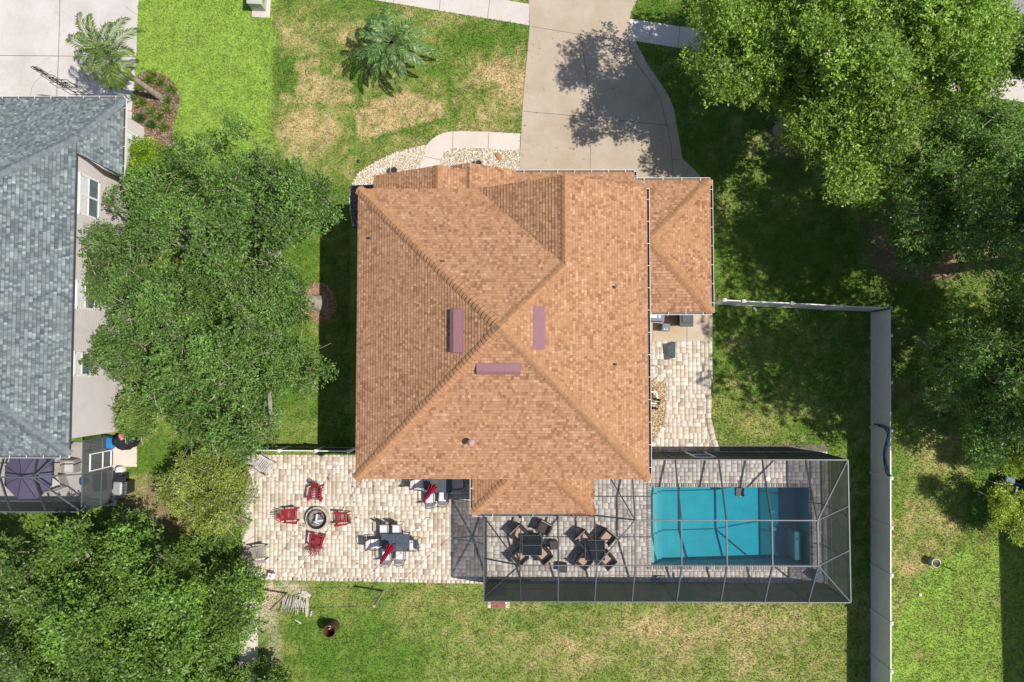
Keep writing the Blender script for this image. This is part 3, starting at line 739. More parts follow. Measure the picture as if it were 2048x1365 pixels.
g1l = P(747.5,352,2.9); r1 = P(876,331,4.5); yf1 = g1l.y; g1x = g1l.x; r1x = r1.x; z1 = 2.9+(r1x-g1x)*.5
r2 = P(938,327,3.95); r2x = r2.x; yf2 = P(938,326.5,3.95).y; z2 = 2.9+(lx-r2x)*.5
xm = ((z1+.5*r1x)-(z2-.5*r2x))   # right slope of the first meets left slope of the second
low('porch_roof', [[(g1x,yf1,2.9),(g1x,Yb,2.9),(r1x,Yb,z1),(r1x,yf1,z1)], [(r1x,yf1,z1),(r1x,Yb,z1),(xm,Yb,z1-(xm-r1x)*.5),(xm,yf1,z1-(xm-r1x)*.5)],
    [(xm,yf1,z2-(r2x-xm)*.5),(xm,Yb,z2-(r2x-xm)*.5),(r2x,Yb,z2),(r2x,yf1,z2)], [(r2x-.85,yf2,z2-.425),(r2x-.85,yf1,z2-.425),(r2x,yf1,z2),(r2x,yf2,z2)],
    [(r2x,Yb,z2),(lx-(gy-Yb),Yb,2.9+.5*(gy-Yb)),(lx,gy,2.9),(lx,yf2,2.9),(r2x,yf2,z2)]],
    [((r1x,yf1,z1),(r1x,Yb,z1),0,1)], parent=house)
la = P(945,1028,2.8); lb = P(1187,1028,2.8); lz = 2.8; ls = .42; ly = la.y; lt = Y0+.42; rn = lt-ly
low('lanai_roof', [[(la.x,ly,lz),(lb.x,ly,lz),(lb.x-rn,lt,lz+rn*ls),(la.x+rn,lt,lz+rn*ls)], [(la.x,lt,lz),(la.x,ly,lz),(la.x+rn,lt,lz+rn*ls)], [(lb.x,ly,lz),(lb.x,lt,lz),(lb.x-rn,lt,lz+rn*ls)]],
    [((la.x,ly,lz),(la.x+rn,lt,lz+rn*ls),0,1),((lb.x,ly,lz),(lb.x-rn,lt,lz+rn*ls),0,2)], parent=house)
# walls
mb = MB(); mb.box(xc,yc,2.38,X1-X0-.9,Y1-Y0-.9,4.76)
mb.prism([(XL+.5,0),(X1-.5,0),(Xr,zr-ze-.35)],-.1,.1, Matrix.Translation((0,Y1-.45,4.80)) @ Matrix.Rotation(R(90),4,'X'))
mb.box((stepx+gx-.45)/2,(gy+gs)/2,1.36,gx-.45-stepx,gy-gs-.9,2.72)
mb.box((lx+stepx)/2,8.1,1.3,stepx-lx-.8,1.5,2.6); mb.box((g1x+lx)/2,7.9,1.33,lx-g1x-.9,1.3,2.66)
mb.build('wall', stucco_tan, house, world=True)
for x in (la.x+.3, 1.0, lb.x-.3): cmb = MB(); cmb.box(x,ly+.4,1.33,.3,.3,2.6); cmb.build('porch_column', stucco_tan, house, world=True)
gd = MB(); gd.box((lx+stepx)/2,8.87,1.1,4.6,.05,2.15)
for k in range(4): gd.box((lx+stepx)/2,8.90,.3+k*.53,4.5,.02,.46)
gd.build('garage_door', white, house, world=True)
# gutters
gutter(house,(lx,gfy,zA(gfy)),(stepx+.03,gfy,zA(gfy)),(0,1,0)); gutter(house,(stepx+.03,gfy,2.8),(stepx+.03,gy,2.86),(1,0,0),2)
gutter(house,(lx-.02,gfy+.1,2.7),(lx-.02,gfy-.3,2.8),(-1,0,0),2)
gutter(house,(stepx+.03,gy,2.9),(gx,gy,2.9),(0,1,0)); gutter(house,(gx,gy,2.9),(gx,gs,2.9),(1,0,0)); gutter(house,(gx,gs,2.9),(X1+.15,gs,2.9),(0,-1,0))
gutter(house,(X1,Y1-.02,ze),(X1,Y0+.02,ze),(1,0,0),1.0)
gutter(house,(la.x,lt,lz),(la.x,ly,lz),(-1,0,0),3); gutter(house,(la.x,ly,lz),(lb.x,ly,lz),(0,-1,0),1.9)
for q in ((P(1040,1033,2.7)),(P(1115,1034,2.7))):
    dn = MB(); dn.box(q.x,q.y,2.72,.09,.13,.2); dn.bar((q.x,q.y-.02,2.7),(q.x,q.y-.02,.1),.07); dn.build('downspout', alu, house, world=True)
# leaves gathered in the gutter corner
pebn = np.random.default_rng(4)
def litter(name, x0,x1,y0,y1,z,n,label,size=.03,colr=((.20,.09,.04),(.32,.16,.07),(.12,.06,.03))):
    r = pebn; x=r.uniform(x0,x1,n); y=r.uniform(y0,y1,n); a=r.uniform(0,6.28,n); s=size*r.uniform(.5,1.3,n)
    b=np.array([(-1,-.4,0),(1,-.4,.3),(1,.4,0),(-1,.4,.3)])
    ca,sa=np.cos(a)[:,None],np.sin(a)[:,None]; vx=(b[None,:,0]*ca-b[None,:,1]*sa)*s[:,None]; vy=(b[None,:,0]*sa+b[None,:,1]*ca)*s[:,None]
    v=np.stack([vx+x[:,None],vy+y[:,None],z+b[None,:,2]*s[:,None]+r.uniform(0,.03,n)[:,None]],-1).reshape(-1,3)
    c=np.array(colr)[r.integers(0,len(colr),n)]
    o=arr_mesh(name,v,np.arange(4*n).reshape(-1,4),stone_m,None,np.repeat(c,4,0)); tag(o,label,'leaves',None,'stuff')
litter('fallen_leaves', lb.x-1.25, lb.x+.05, ly-.12, ly+.06, 2.83, 170, 'brown dead leaves lying in the lower gutter of the lanai roof')
litter('fallen_leaves', lb.x-.10, lb.x+.04, ly, ly+1.2, 2.83, 60, 'brown dead leaves along the right edge of the lanai roof')
# roof fittings
def on_roof(px, py, zfun):
    z = 6
    for _ in range(12):
        q = P(px,py,z); z = zfun(q)
    return P(px,py,z)
fW = lambda q: ze+p_*(q.x-X0); fE = lambda q: ze+p_*(X1-q.x); fS = lambda q: ze+p_*(q.y-Y0); fN = lambda q: ze+p_*(Y1-q.y)
mauve = mat('mauve_painted_metal',(.25,.12,.135),.5,0,.06,2)
def vent(px0_,py0_,px1_,py1_,f,n,side):
    a = on_roof(px0_,py0_,f); b = on_roof(px1_,py1_,f); c = (a+b)/2; c.z = f(c)
    v = (Vector((0,0,1))-n*n.z).normalized(); u = v.cross(n)
    Lu = abs((b-a).dot(u)); Lv = abs((b-a).dot(v))
    M = Matrix(((u.x,v.x,n.x,c.x),(u.y,v.y,n.y,c.y),(u.z,v.z,n.z,c.z),(0,0,0,1)))
    hu, hv = Lu/2, Lv/2
    mb = MB(); h = .16
    # low wedge: thin at the top edge, open lip at the bottom edge, a folded crease a third of the way
    sec = [(-hv,.02),(-hv,h),(-hv*.25,h+.03),(hv,.035),(hv,.02)]
    vs = [(-hu,s,z) for s,z in sec]+[(hu,s,z) for s,z in sec]
    mb.add(vs,[(0,1,6,5),(1,2,7,6),(2,3,8,7),(3,4,9,8),(4,3,2,1,0),(5,6,7,8,9),(0,5,9,4)],M)
    mb.box(0,0,.022,Lu+.06,Lv+.06,.012,0,M)
    mb.build('roof_vent', mauve, house, world=True)
vent(904,620,926,705,fW,nW,0); vent(1066,614,1086,699,fE,nE,0); vent(953,727,1040,746,fS,nS,0)
dkp = mat('dark_pipe',(.10,.085,.075),.6)
for px,py,f in ((742,477,fW),(887,523,fN),(1230,575,fE),(1231,729,fE)):
    q = on_roof(px,py,f); mb = MB(); mb.cyl(q.x,q.y,q.z-.1,q.z+.22,.045,.045,10); mb.cyl(q.x,q.y,q.z-.1,q.z+.05,.09,.06,10)
    mb.build('vent_pipe', dkp, house, world=True)
q = on_roof(943,884,fS); mb = MB(); mb.cyl(q.x,q.y,q.z-.1,q.z+.42,.10,.10,16); mb.cyl(q.x,q.y,q.z+.42,q.z+.46,.15,.15,18); mb.cyl(q.x,q.y,q.z+.46,q.z+.56,.15,.05,18)
mb.build('flue_pipe', mat('pinkish_metal',(.45,.29,.24),.5,0,.15,6), house, world=True)

# ------------------------------------------------------------------ the grey roofed house at left
nb = thing('grey_roof_house','two storey house with grey shingled roof and pale mauve siding at the left edge','house',(-24,2,0))
sN = .7; zN = 2.9; zU = 4.6
gxn = P(246,300,zN).x; gyn = P(120,198,zN).y
xu_t = P(153,280,zU).x; xu_b = P(138,912,zU).x; ybu = P(60,911,zU).y
ycn = gyn-(zU-zN)/sN
rid = -27.3                                # ridge line
xw = P(250,600,0).x
zrid = zU+(xu_t-rid)*.62
yN = ycn
hN = (zrid-zN)/sN
north = [(gxn,gyn,zN),(-36,gyn,zN),(-36,gyn-hN,zrid),(rid+.0,gyn-hN,zrid),(xu_t,ycn,zU)]
yse = ybu+(xu_b-rid)*1.0
hipn = [(gxn,gyn,zN),(xu_t,ycn,zU)]
xin = xu_t-.5
zin = zN+(gxn-xin)*sN*.98
garE = [(gxn,P(246,350,zN).y,zN),(gxn,gyn,zN),(xu_t,ycn,zU-.0),(xin,ycn-.3,zU-.1)]
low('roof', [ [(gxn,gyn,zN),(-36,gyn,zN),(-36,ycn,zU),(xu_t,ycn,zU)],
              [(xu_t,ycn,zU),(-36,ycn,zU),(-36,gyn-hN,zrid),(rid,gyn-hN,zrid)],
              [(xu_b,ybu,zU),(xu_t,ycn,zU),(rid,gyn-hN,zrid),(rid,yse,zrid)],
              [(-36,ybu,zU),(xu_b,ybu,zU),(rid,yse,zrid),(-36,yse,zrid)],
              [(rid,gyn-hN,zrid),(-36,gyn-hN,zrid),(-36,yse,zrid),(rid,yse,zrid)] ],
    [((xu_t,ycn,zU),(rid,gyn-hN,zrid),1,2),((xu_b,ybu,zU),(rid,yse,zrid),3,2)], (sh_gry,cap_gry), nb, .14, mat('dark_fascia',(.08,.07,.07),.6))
# east slope over the garage wing, cut back to the wall on a slant
ge_y = P(246,352,zN).y; slN = .62
xg2 = xu_t-.55; zg2 = zN+(gxn-xg2)*slN
tipx = gxn-(zU-zN)/sN
cutx = xu_t+.02; cuty = ycn-.75; zc_ = zN+(gxn-cutx)*(zU-zN)/(gxn-xu_t)
low('garage_roof', [[(gxn,ge_y,zN),(gxn,gyn,zN),(xu_t,ycn,zU),(cutx,cuty,zc_)]], [], (sh_gry,cap_gry), nb, .10, mat('dark_fascia',(.08,.07,.07),.6))
ew = MB(); ax_,ay_ = gxn-.5,ge_y+.12; zl_ = zN+.5*(zU-zN)/(gxn-xu_t)-.14
for o_ in (0,): ew.add([(ax_,ay_,0),(cutx-.1,cuty+.1,0),(cutx-.1,cuty+.1,zc_-.2),(ax_,ay_,zl_),(ax_-.08,ay_+.12,0),(cutx-.18,cuty+.22,0),(cutx-.18,cuty+.22,zc_-.2),(ax_-.08,ay_+.12,zl_)],[(0,1,2,3),(4,7,6,5),(0,3,7,4),(3,2,6,7)])
cm_ = MB(); caps(cm_,(gxn,gyn,zN),(xu_t,ycn,zU),Vector((0,sN,1)).normalized(),Vector((sN,0,1)).normalized()); cm_.build('hip_cap', cap_gry, nb, world=True)
def mat_siding(name, c):
    m, nt_, b = newmat(name); g = geo(nt_)
    sp = N(nt_,'ShaderNodeSeparateXYZ'); L(nt_,g,sp.inputs[0])
    fz = math_n(nt_,'FRACT', math_n(nt_,'DIVIDE', sp.outputs[2], .16))
    f = noise(nt_, g, 1.2, 4)
    cc = ramp(nt_, f, [(.3,tuple(x*.9 for x in c)),(.7,c)])
    L(nt_,cc,b.inputs['Base Color']); b.inputs['Roughness'].default_value=.75
    bump(nt_, b, fz, .6, .02); MATS[name]=m; return m
sid = mat_siding('mauve_siding',(.74,.67,.655))
nb_s = P(250,862,0).y
mb = MB(); mb.box((xw-36)/2,(ycn-.3+nb_s)/2,2.25,xw+36,ycn-.3-nb_s,4.5)
gw = P(289,256,0); mb.prism([(gw.x,gw.y),(-36,gw.y),(-36,ge_y+1.0),(xw-.2,ge_y+1.2),(gw.x,ge_y+.2)],0,2.83)
mb.prism([(gw.x,ge_y+.25),(xw-.2,ge_y+1.2),(xw-.2,ge_y+2.2)],0,3.0)
wl = mb.build('wall', sid, nb, world=True); ew.build('gable_wall', sid, nb, world=True)
tr = MB()                                   # white trim board on the garage wing wall
tr.bar((gw.x+.02,gw.y-.9,.3),(gw.x+.02,gw.y-.9,2.4),.04,.35)
tr.build('wall_trim', white, nb, world=True)
mb = MB(); a = P(250,256,2.75); b = P(292,281,.25); mb.bar(a,(gw.x+.06,a.y-.0,2.6),.06,.08); mb.bar((gw.x+.08,b.y,2.6),(gw.x+.08,b.y,.25),.07,.09); mb.bar((gw.x+.08,b.y,.27),(gw.x+.4,b.y-.05,.12),.07,.09)
mb.build('downspout', white, nb, world=True)
def nwin(y_top, y_bot, zs, zt, split='h', sy=None):
    ya = P(*y_top,zs).y; yb = P(*y_bot,zs).y; x = xw+.012
    fr = MB(); t=.09
    fr.box(x+.02,(ya+yb)/2,zs,.07,abs(ya-yb)+.12,t); fr.box(x+.02,(ya+yb)/2,zt,.07,abs(ya-yb)+.12,t)
    fr.box(x+.02,ya,(zs+zt)/2,.07,t,zt-zs); fr.box(x+.02,yb,(zs+zt)/2,.07,t,zt-zs)
    if sy: fr.box(x+.02,(ya+yb)/2,(zs+zt)/2,.055,t,zt-zs-.05)
    fr.box(x+.01,(ya+yb)/2,(zs+zt)/2+.05,.05,abs(ya-yb)-.05,.05)
    w_ = fr.build('window', white, nb, world=True)
    g = MB(); g.box(x-.005,(ya+yb)/2,(zs+zt)/2,.02,abs(ya-yb)-.04,zt-zs-.04)
    g.build('pane', mat('window_glass_dark',(.12,.16,.17),.08,0,.3,2,.8), w_, world=True)
    bl = MB(); h=(zt-zs)*.45
    for k in range(int(h/.05)): bl.box(x+.008,(ya+yb)/2,zt-.06-k*.05,.006,abs(ya-yb)-.10,.042)
    bl.build('blind', mat('white_blind',(.62,.62,.60),.7), w_, world=True)
nwin((193,365),(193,440),2.45,3.9,sy=1); nwin((190,570),(190,620),2.55,3.9,sy=1); nwin((185,707),(185,750),2.75,3.95)
dg = mat('gutter_bronze',(.06,.05,.05),.5)
gutter(nb,(-27.5,gyn,zN),(gxn,gyn,zN),(0,1,0),.8); gutter(nb,(gxn,gyn,zN),(gxn,ge_y,zN),(1,0,0),1.0,liner=mat('rusty_liner',(.16,.07,.05),.8,0,.5,6)); gutter(nb,(-27.5,ybu,zU),(xu_b,ybu,zU),(0,-1,0),.8)
# house beyond the right edge, whose shadow falls on the lawn
ob = thing('tan_house','tan walled house just past the right edge, shading the lawn','house',(32,-15,0))
mb = MB(); mb.box(32.4,-14.5,2.4,9.4,19.2,4.8); mb.build('wall', stucco_tan, ob, world=True)
ex = 27.35; 
low('roof',[[(ex,-24.6,4.85),(ex,-4.6,4.85),(32.4,-9.6,7.6),(32.4,-19.6,7.6)][::-1],[(ex,-4.6,4.85),(37.4,-4.6,4.85),(32.4,-9.6,7.6)],[(37.4,-24.6,4.85),(37.4,-4.6,4.85),(32.4,-9.6,7.6),(32.4,-19.6,7.6)],[(ex,-24.6,4.85),(37.4,-24.6,4.85),(32.4,-19.6,7.6)]],[],parent=ob)
# ------------------------------------------------------------------ pool
plaster = mat('pool_plaster',(.28,.49,.49),.6,0,.10,1.3,.3)
pool = thing('swimming_pool','rectangular turquoise swimming pool inside the large screen cage','pool',((px0+px1)/2,(py0+py1)/2,0))
mb = MB()
zsh, zdp = -1.0, -1.6
xa = px0+1.1
W = [(px0,.03),(px1,.03)]
# walls
mb.add([(px0,py0,.03),(px1,py0,.03),(px1,py0,zdp),(xa,py0,zsh),(px0,py0,zsh)],[(0,1,2,3,4)])
mb.add([(px0,py1,.03),(px1,py1,.03),(px1,py1,zdp),(xa,py1,zsh),(px0,py1,zsh)],[(4,3,2,1,0)])
mb.add([(px0,py0,.03),(px0,py1,.03),(px0,py1,zsh),(px0,py0,zsh)],[(0,1,2,3)])
mb.add([(px1,py0,.03),(px1,py1,.03),(px1,py1,zdp),(px1,py0,zdp)],[(3,2,1,0)])
mb.add([(px0,py0,zsh),(xa,py0,zsh),(xa,py1,zsh),(px0,py1,zsh),(px1,py0,zdp),(px1,py1,zdp)],[(0,1,2,3),(1,4,5,2)])
mb.build('shell', plaster, pool, world=True)
for k,(xx,zz) in enumerate(((.24,-.28),(.47,-.52),(.72,-.78))):
    m2 = MB(); m2.box(px0+xx/2+.002,(py0+py1)/2,(zz+zsh)/2,xx-.002,py1-py0-.006,zz-zsh,bev=.02); m2.build('step', plaster, pool, world=True)
m2 = MB(); m2.box(px1-.42,py0+.85,(-.5+zdp)/2,.34,1.45,-.5-zdp,bev=.03); m2.build('bench', plaster, pool, world=True)
for q_ in ((1546,1024),(1549,1059)):
    qd = P(q_[0],q_[1],-1.3); m2 = MB(); m2.cyl(qd.x,qd.y,-1.5,-1.30,.11,.10,16); m2.build('drain', white, pool, world=True)
coping = []
def cop(name):
    nr = np.random.default_rng(3); V=[];Fc=[];C=[]
    a,b,c,d = px0,px1,py0,py1; wd=.20
    def blk(x0,x1,y0,y1):
        k=len(V); z0,z1=-.06,.052
        V.extend([(x0,y0,z0),(x1,y0,z0),(x1,y1,z0),(x0,y1,z0),(x0+.006,y0+.006,z1),(x1-.006,y0+.006,z1),(x1-.006,y1-.006,z1),(x0+.006,y1-.006,z1)])
        Fc.extend([(k+4,k+5,k+6,k+7),(k,k+1,k+5,k+4),(k+1,k+2,k+6,k+5),(k+2,k+3,k+7,k+6),(k+3,k,k+4,k+7)])
        cc=PAL_D[nr.choice(len(PAL_D),p=PD)]*nr.uniform(.6,.95); C.extend([cc]*8)
    n=int((b-a)/.12)
    for k in range(n):
        x=a+(b-a)*k/n; blk(x+.003,x+(b-a)/n-.003,d-.02,d+wd); blk(x+.003,x+(b-a)/n-.003,c-wd,c+.02)
    n=int((d-c+2*wd)/.12)
    for k in range(n):
        y=c-wd+(d-c+2*wd)*k/n; h=(d-c+2*wd)/n
        if y+h<c-.0 or y>d+.0 or True:
            blk(a-wd,a+.02 if c<y<d-h else a-.001,y+.003,y+h-.003); blk(b-.02 if c<y<d-h else b+.001,b+wd,y+.003,y+h-.003)
    arr_mesh('coping',V,Fc,paver_m,pool,np.array(C))
cop('coping')
# water
m, nt_, b = newmat('pool_water')
lw = N(nt_,'ShaderNodeFresnel'); lw.inputs['IOR'].default_value = 1.33
tr_ = N(nt_,'ShaderNodeBsdfTransparent')
gl = N(nt_,'ShaderNodeBsdfGlossy'); gl.inputs['Roughness'].default_value = .03
mx = N(nt_,'ShaderNodeMixShader'); L(nt_,lw.outputs[0],mx.inputs[0]); L(nt_,tr_.outputs[0],mx.inputs[1]); L(nt_,gl.outputs[0],mx.inputs[2])
bn = N(nt_,'ShaderNodeBump'); bn.inputs['Strength'].default_value=.25; bn.inputs['Distance'].default_value=.03
L(nt_, noise(nt_, geo(nt_), 4, 4), bn.inputs['Height']); L(nt_,bn.outputs[0],gl.inputs['Normal']); L(nt_,bn.outputs[0],lw.inputs['Normal'])
va = N(nt_,'ShaderNodeVolumeAbsorption'); va.inputs['Color'].default_value = (.03,.83,.925,1); va.inputs['Density'].default_value = 1.1
L(nt_, mx.outputs[0], nt_.nodes['Material Output'].inputs[0]); L(nt_, va.outputs[0], nt_.nodes['Material Output'].inputs['Volume'])
mb = MB(); mb.box((px0+px1)/2,(py0+py1)/2,(-.075-2.4)/2,px1-px0+.10,py1-py0+.10,2.4-.075)
tag(mb.build('water', m), 'clear turquoise water filling the pool', 'water', None, 'structure')
sk = P(1536.5,958.5,.05); mb = MB(); mb.cyl(sk.x,sk.y,.03,.06,.13,.12,20); mb.cyl(sk.x,sk.y,.06,.066,.07,.06,16)
t = mb.build('skimmer_lid', white); tag(t,'round white skimmer lid set in the deck above the pool','lid')
q = P(1482,986,.35); fl = thing('floating_basket','dark square basket hanging at the upper edge of the pool','basket',(q.x,q.y,-.02))
dk_pl = mat('dark_plastic',(.035,.042,.05),.5,0,.2,6)
mb = MB(); 
for (x,y,sx,sy) in ((0,.19,.40,.03),(0,-.19,.40,.03),(.19,0,.03,.38),(-.19,0,.03,.38)): mb.box(x,y,.12,sx,sy,.26)
mb.box(0,0,.23,.36,.36,.02); mb.build('tub', dk_pl, fl)
mb = MB(); mb.box(.02,-.18,.27,.10,.03,.03); mb.build('handle', white, fl)

# ------------------------------------------------------------------ screen cage
cz, fz_ = 2.8, 3.8
Lx = P(968,1150,cz).x; Rx = P(1700,1150,cz).x; By = P(1300,1204,cz).y; Ty = P(1500,920,cz).y
fT = P(1400,1041,fz_).y; fB = P(1400,1132,fz_).y; fR = P(1636,1080,fz_).x; fL = P(1039,1132,fz_).x; fM = P(1270.7,1041,fz_).x
cage = thing('screen_cage','long dark screened pool cage with grey metal beams, over the pool and its deck','pool enclosure',((Lx+Rx)/2,(By+Ty)/2,0))
frt = MB()
def beam(a,b,w=.055,h=.13,m=bronze,name='beam'):
    mb = MB(); mb.bar(a,b,w,h); return mb.build(name,m,cage,world=True)
HX = X1-.45
rx_bot = [P(1042.5,1204,cz).x,P(1116,1204,cz).x,P(1189,1204,cz).x,P(1264,1204,cz).x,P(1353,1204,cz).x,P(1441,1204,cz).x,P(1528.6,1204,cz).x,P(1616,1204,cz).x]
lanT = ly-.1
# perimeter top rails
for a,b in (((Lx,By,cz),(Rx,By,cz)),((Rx,By,cz),(Rx,Ty,cz)),((HX,Ty,cz),(Rx,Ty,cz)),((Lx,By,cz),(Lx,lanT,cz))): beam(a,b,.05,.10,alu,'top_rail')
beam((Lx,By,.08),(Rx,By,.08),.05,.05,alu,'sill_rail'); beam((Rx,By,.08),(Rx,Ty,.08),.05,.05,alu,'sill_rail'); beam((HX,Ty,.08),(Rx,Ty,.08),.05,.05,alu,'sill_rail'); beam((Lx,By,.08),(Lx,lanT,.08),.05,.05,alu,'sill_rail')
beam((Lx,By,.95),(Rx,By,.95),.04,.06,bronze,'mid_rail'); beam((Rx,By,.95),(Rx,Ty,.95),.04,.06,bronze,'mid_rail'); beam((HX+1.9,Ty,.95),(Rx,Ty,.95),.04,.06,bronze,'mid_rail')
# posts
for x in [Lx]+rx_bot+[Rx]: beam((x,By,0),(x,By,cz-.06),.05,.05,bronze,'post')
for x in rx_bot[4:]+[Rx]: beam((x,Ty,0),(x,Ty,cz-.06),.05,.05,bronze,'post')
for y in (fT,fB): beam((Rx,y,0),(Rx,y,cz-.06),.05,.05,bronze,'post'); 
beam((Lx,fB,0),(Lx,fB,cz-.06),.05,.05,bronze,'post'); beam((Lx,lanT,0),(Lx,lanT,cz-.06),.05,.05,bronze,'post')
# flat top
rx_flat = [fL]+[P(px,1100,fz_).x for px in (1117,1194,1270.7,1363.5,1454,1545)]+[fR]
beam((fL,fB,fz_),(fR,fB,fz_),.045,.05,alu); beam((fM,fT,fz_),(fR,fT,fz_),.045,.05,alu); beam((fR,fB,fz_),(fR,fT,fz_),.05,.05,alu)
for i,x in enumerate(rx_flat):
    beam((x,fB,fz_-.03),(rx_bot[i],By,cz),.05,.11,alu if i else bronze,'rafter')
    if i>=3: beam((x,fB,fz_-.035),(x,fT,fz_-.035),.05,.11,alu,'rafter'); beam((x,fT,fz_-.03),(rx_bot[i],Ty if i>3 else Y0+.1,cz if i>3 else 3.1),.05,.11,bronze,'rafter')
lf = P(1189,1031,2.9)
beam((rx_flat[1],fB,fz_-.03),(rx_bot[1]+.0,lanT,2.9),.05,.11,bronze,'rafter'); beam((rx_flat[2],fB,fz_-.03),(rx_bot[2]+.0,lanT,2.9),.05,.11,bronze,'rafter'); beam((rx_flat[0],fB,fz_-.03),(rx_bot[0]+.0,lanT,2.9),.05,.11,bronze,'rafter')
beam((fR,fB,fz_-.02),(Rx,By,cz),.05,.09,alu,'hip_rafter'); beam((fR,fT,fz_-.02),(Rx,Ty,cz),.05,.09,alu,'hip_rafter')
beam((fR,fB,fz_-.03),(Rx,fB+.45,cz),.04,.07,alu,'brace'); beam((fR,fT,fz_-.03),(Rx,fT+.45,cz),.04,.07,alu,'brace')
beam((fL,fB,fz_-.02),(Lx,By+.2,cz),.05,.09,bronze,'hip_rafter'); beam((fL,fB,fz_-.03),(Lx,P(970,1117,cz).y,cz),.05,.08,bronze,'brace'); beam((fL,fB,fz_-.03),(P(967,1036,cz).x,lanT,cz),.05,.09,bronze,'hip_rafter')
beam((fM,fT,fz_-.03),(P(1209,958,3).x,Y0+.2,3.0),.05,.09,bronze,'hip_rafter'); beam((fM,fT,fz_-.03),(lf.x,lf.y,2.9),.05,.09,bronze,'brace'); beam((fM,fT,fz_-.03),(rx_flat[2],fB,fz_-.03),.05,.09,alu,'hip_rafter')
# wall bracing + door in the upper wall
dx = P(1385,912,1.5).x
for x in (dx, dx+.95): beam((x,Ty+.02,0),(x,Ty+.02,2.1),.06,.06,white,'door_frame')
beam((dx,Ty+.02,2.1),(dx+.95,Ty+.02,2.1),.06,.06,white,'door_frame'); beam((dx,Ty+.02,1.0),(dx+.95,Ty+.02,1.0),.04,.05,white,'door_frame')
beam((rx_bot[6],Ty,cz-.1),(rx_bot[7],Ty,.1),.03,.05,bronze,'brace')
# kick plates: solid dark panels along the foot of the walls
sc = MB()
def quad(mb,*v): mb.add(v,[(0,1,2,3)] if len(v)==4 else [(0,1,2)])
def wall_screen(name,vs):
    mb = MB(); mb.add(vs,[tuple(range(len(vs)))]); return mb.build(name,screen_w if name=='wall_screen' else screen_m,cage,world=True)
e=.012
wall_screen('wall_screen',[(Lx,By+e,.1),(Rx,By+e,.1),(Rx,By+e,cz-.05),(Lx,By+e,cz-.05)]); wall_screen('wall_screen',[(Rx-e,By,.1),(Rx-e,Ty,.1),(Rx-e,Ty,cz-.05),(Rx-e,By,cz-.05)])
wall_screen('wall_screen',[(HX,Ty-e,.1),(Rx,Ty-e,.1),(Rx,Ty-e,cz-.05),(HX,Ty-e,cz-.05)]); wall_screen('wall_screen',[(Lx+e,By,.1),(Lx+e,lanT,.1),(Lx+e,lanT,cz-.05),(Lx+e,By,cz-.05)])
wall_screen('roof_screen',[(Lx,By,cz+.01),(Rx,By,cz+.01),(fR,fB,fz_),(fL,fB,fz_)]); wall_screen('roof_screen',[(Rx,By,cz+.01),(Rx,Ty,cz+.01),(fR,fT,fz_),(fR,fB,fz_)])
wall_screen('roof_screen',[(Rx,Ty,cz+.01),(HX,Ty,cz+.01),(HX-.7,fT,fz_-.1),(fM,fT,fz_),(fR,fT,fz_)])
wall_screen('roof_screen',[(fR,fB,fz_),(fR,fT,fz_),(fM,fT,fz_),(fL+4,fB,fz_)]); wall_screen('roof_screen',[(fM,fT,fz_),(lf.x,lf.y,2.9),(Lx,lanT,cz+.02),(fL,fB,fz_),(fL+4,fB,fz_)])
wall_screen('roof_screen',[(Lx,lanT,cz+.01),(Lx,By,cz+.01),(fL,fB,fz_)]); wall_screen('roof_screen',[(fM,fT,fz_),(HX-.6,Y0+.4,3.1),(lf.x,Y0+.4,3.0),(lf.x,lf.y,2.9)])

# ------------------------------------------------------------------ fences
def mat_vinyl(name, c):
    m, nt_, b = newmat(name); g = geo(nt_); sp = N(nt_,'ShaderNodeSeparateXYZ'); L(nt_,g,sp.inputs[0])
    s = math_n(nt_,'ADD', sp.outputs[0], sp.outputs[1])
    fz = math_n(nt_,'FRACT', math_n(nt_,'DIVIDE', s, .15)); gr = math_n(nt_,'LESS_THAN', fz, .08)
    f = noise(nt_, g, 2.5, 5)
    L(nt_, ramp(nt_, f, [(.3,tuple(x*.88 for x in c)),(.7,c)]), b.inputs['Base Color']); b.inputs['Roughness'].default_value=.4
    bump(nt_, b, math_n(nt_,'SUBTRACT',1.0,gr), .5, .008); MATS[name]=m; return m
vinyl = mat_vinyl('cream_vinyl',(.80,.76,.69)); vinyl_t = mat('cream_vinyl_rail',(.76,.73,.67),.4,0,.05,3)
def vfence(name, label, pts, h=1.85, panel=None, rails=None):
    panel = panel or vinyl; rails = rails or vinyl_t
    root = thing(name, label, 'fence', (pts[0][0],pts[0][1],0))
    for i,(a,b) in enumerate(zip(pts[:-1],pts[1:])):
        a=Vector((a[0],a[1],0)); b=Vector((b[0],b[1],0)); d=(b-a).normalized()
        mb=MB(); mb.bar(a+d*.06+Vector((0,0,h*.5)),b-d*.06+Vector((0,0,h*.5)),.022,h-.22); mb.build('panel',panel,root,world=True)
        for zz,hh_ in ((h-.06,.13),(.10,.14)):
            mb=MB(); mb.bar(a+d*.06+Vector((0,0,zz)),b-d*.06+Vector((0,0,zz)),.045,hh_); mb.build('rail',rails,root,world=True)
    for p in pts:
        mb=MB(); mb.box(p[0],p[1],(h+.06)/2,.125,.125,h+.06); mb.box(p[0],p[1],h+.075,.15,.15,.03); mb.add([(p[0]-.07,p[1]-.07,h+.09),(p[0]+.07,p[1]-.07,h+.09),(p[0]+.07,p[1]+.07,h+.09),(p[0]-.07,p[1]+.07,h+.09),(p[0],p[1],h+.14)],[(0,1,4),(1,2,4),(2,3,4),(3,0,4)])
        mb.build('post',rails,root,world=True)
    return root
cor = P2(1741,623)
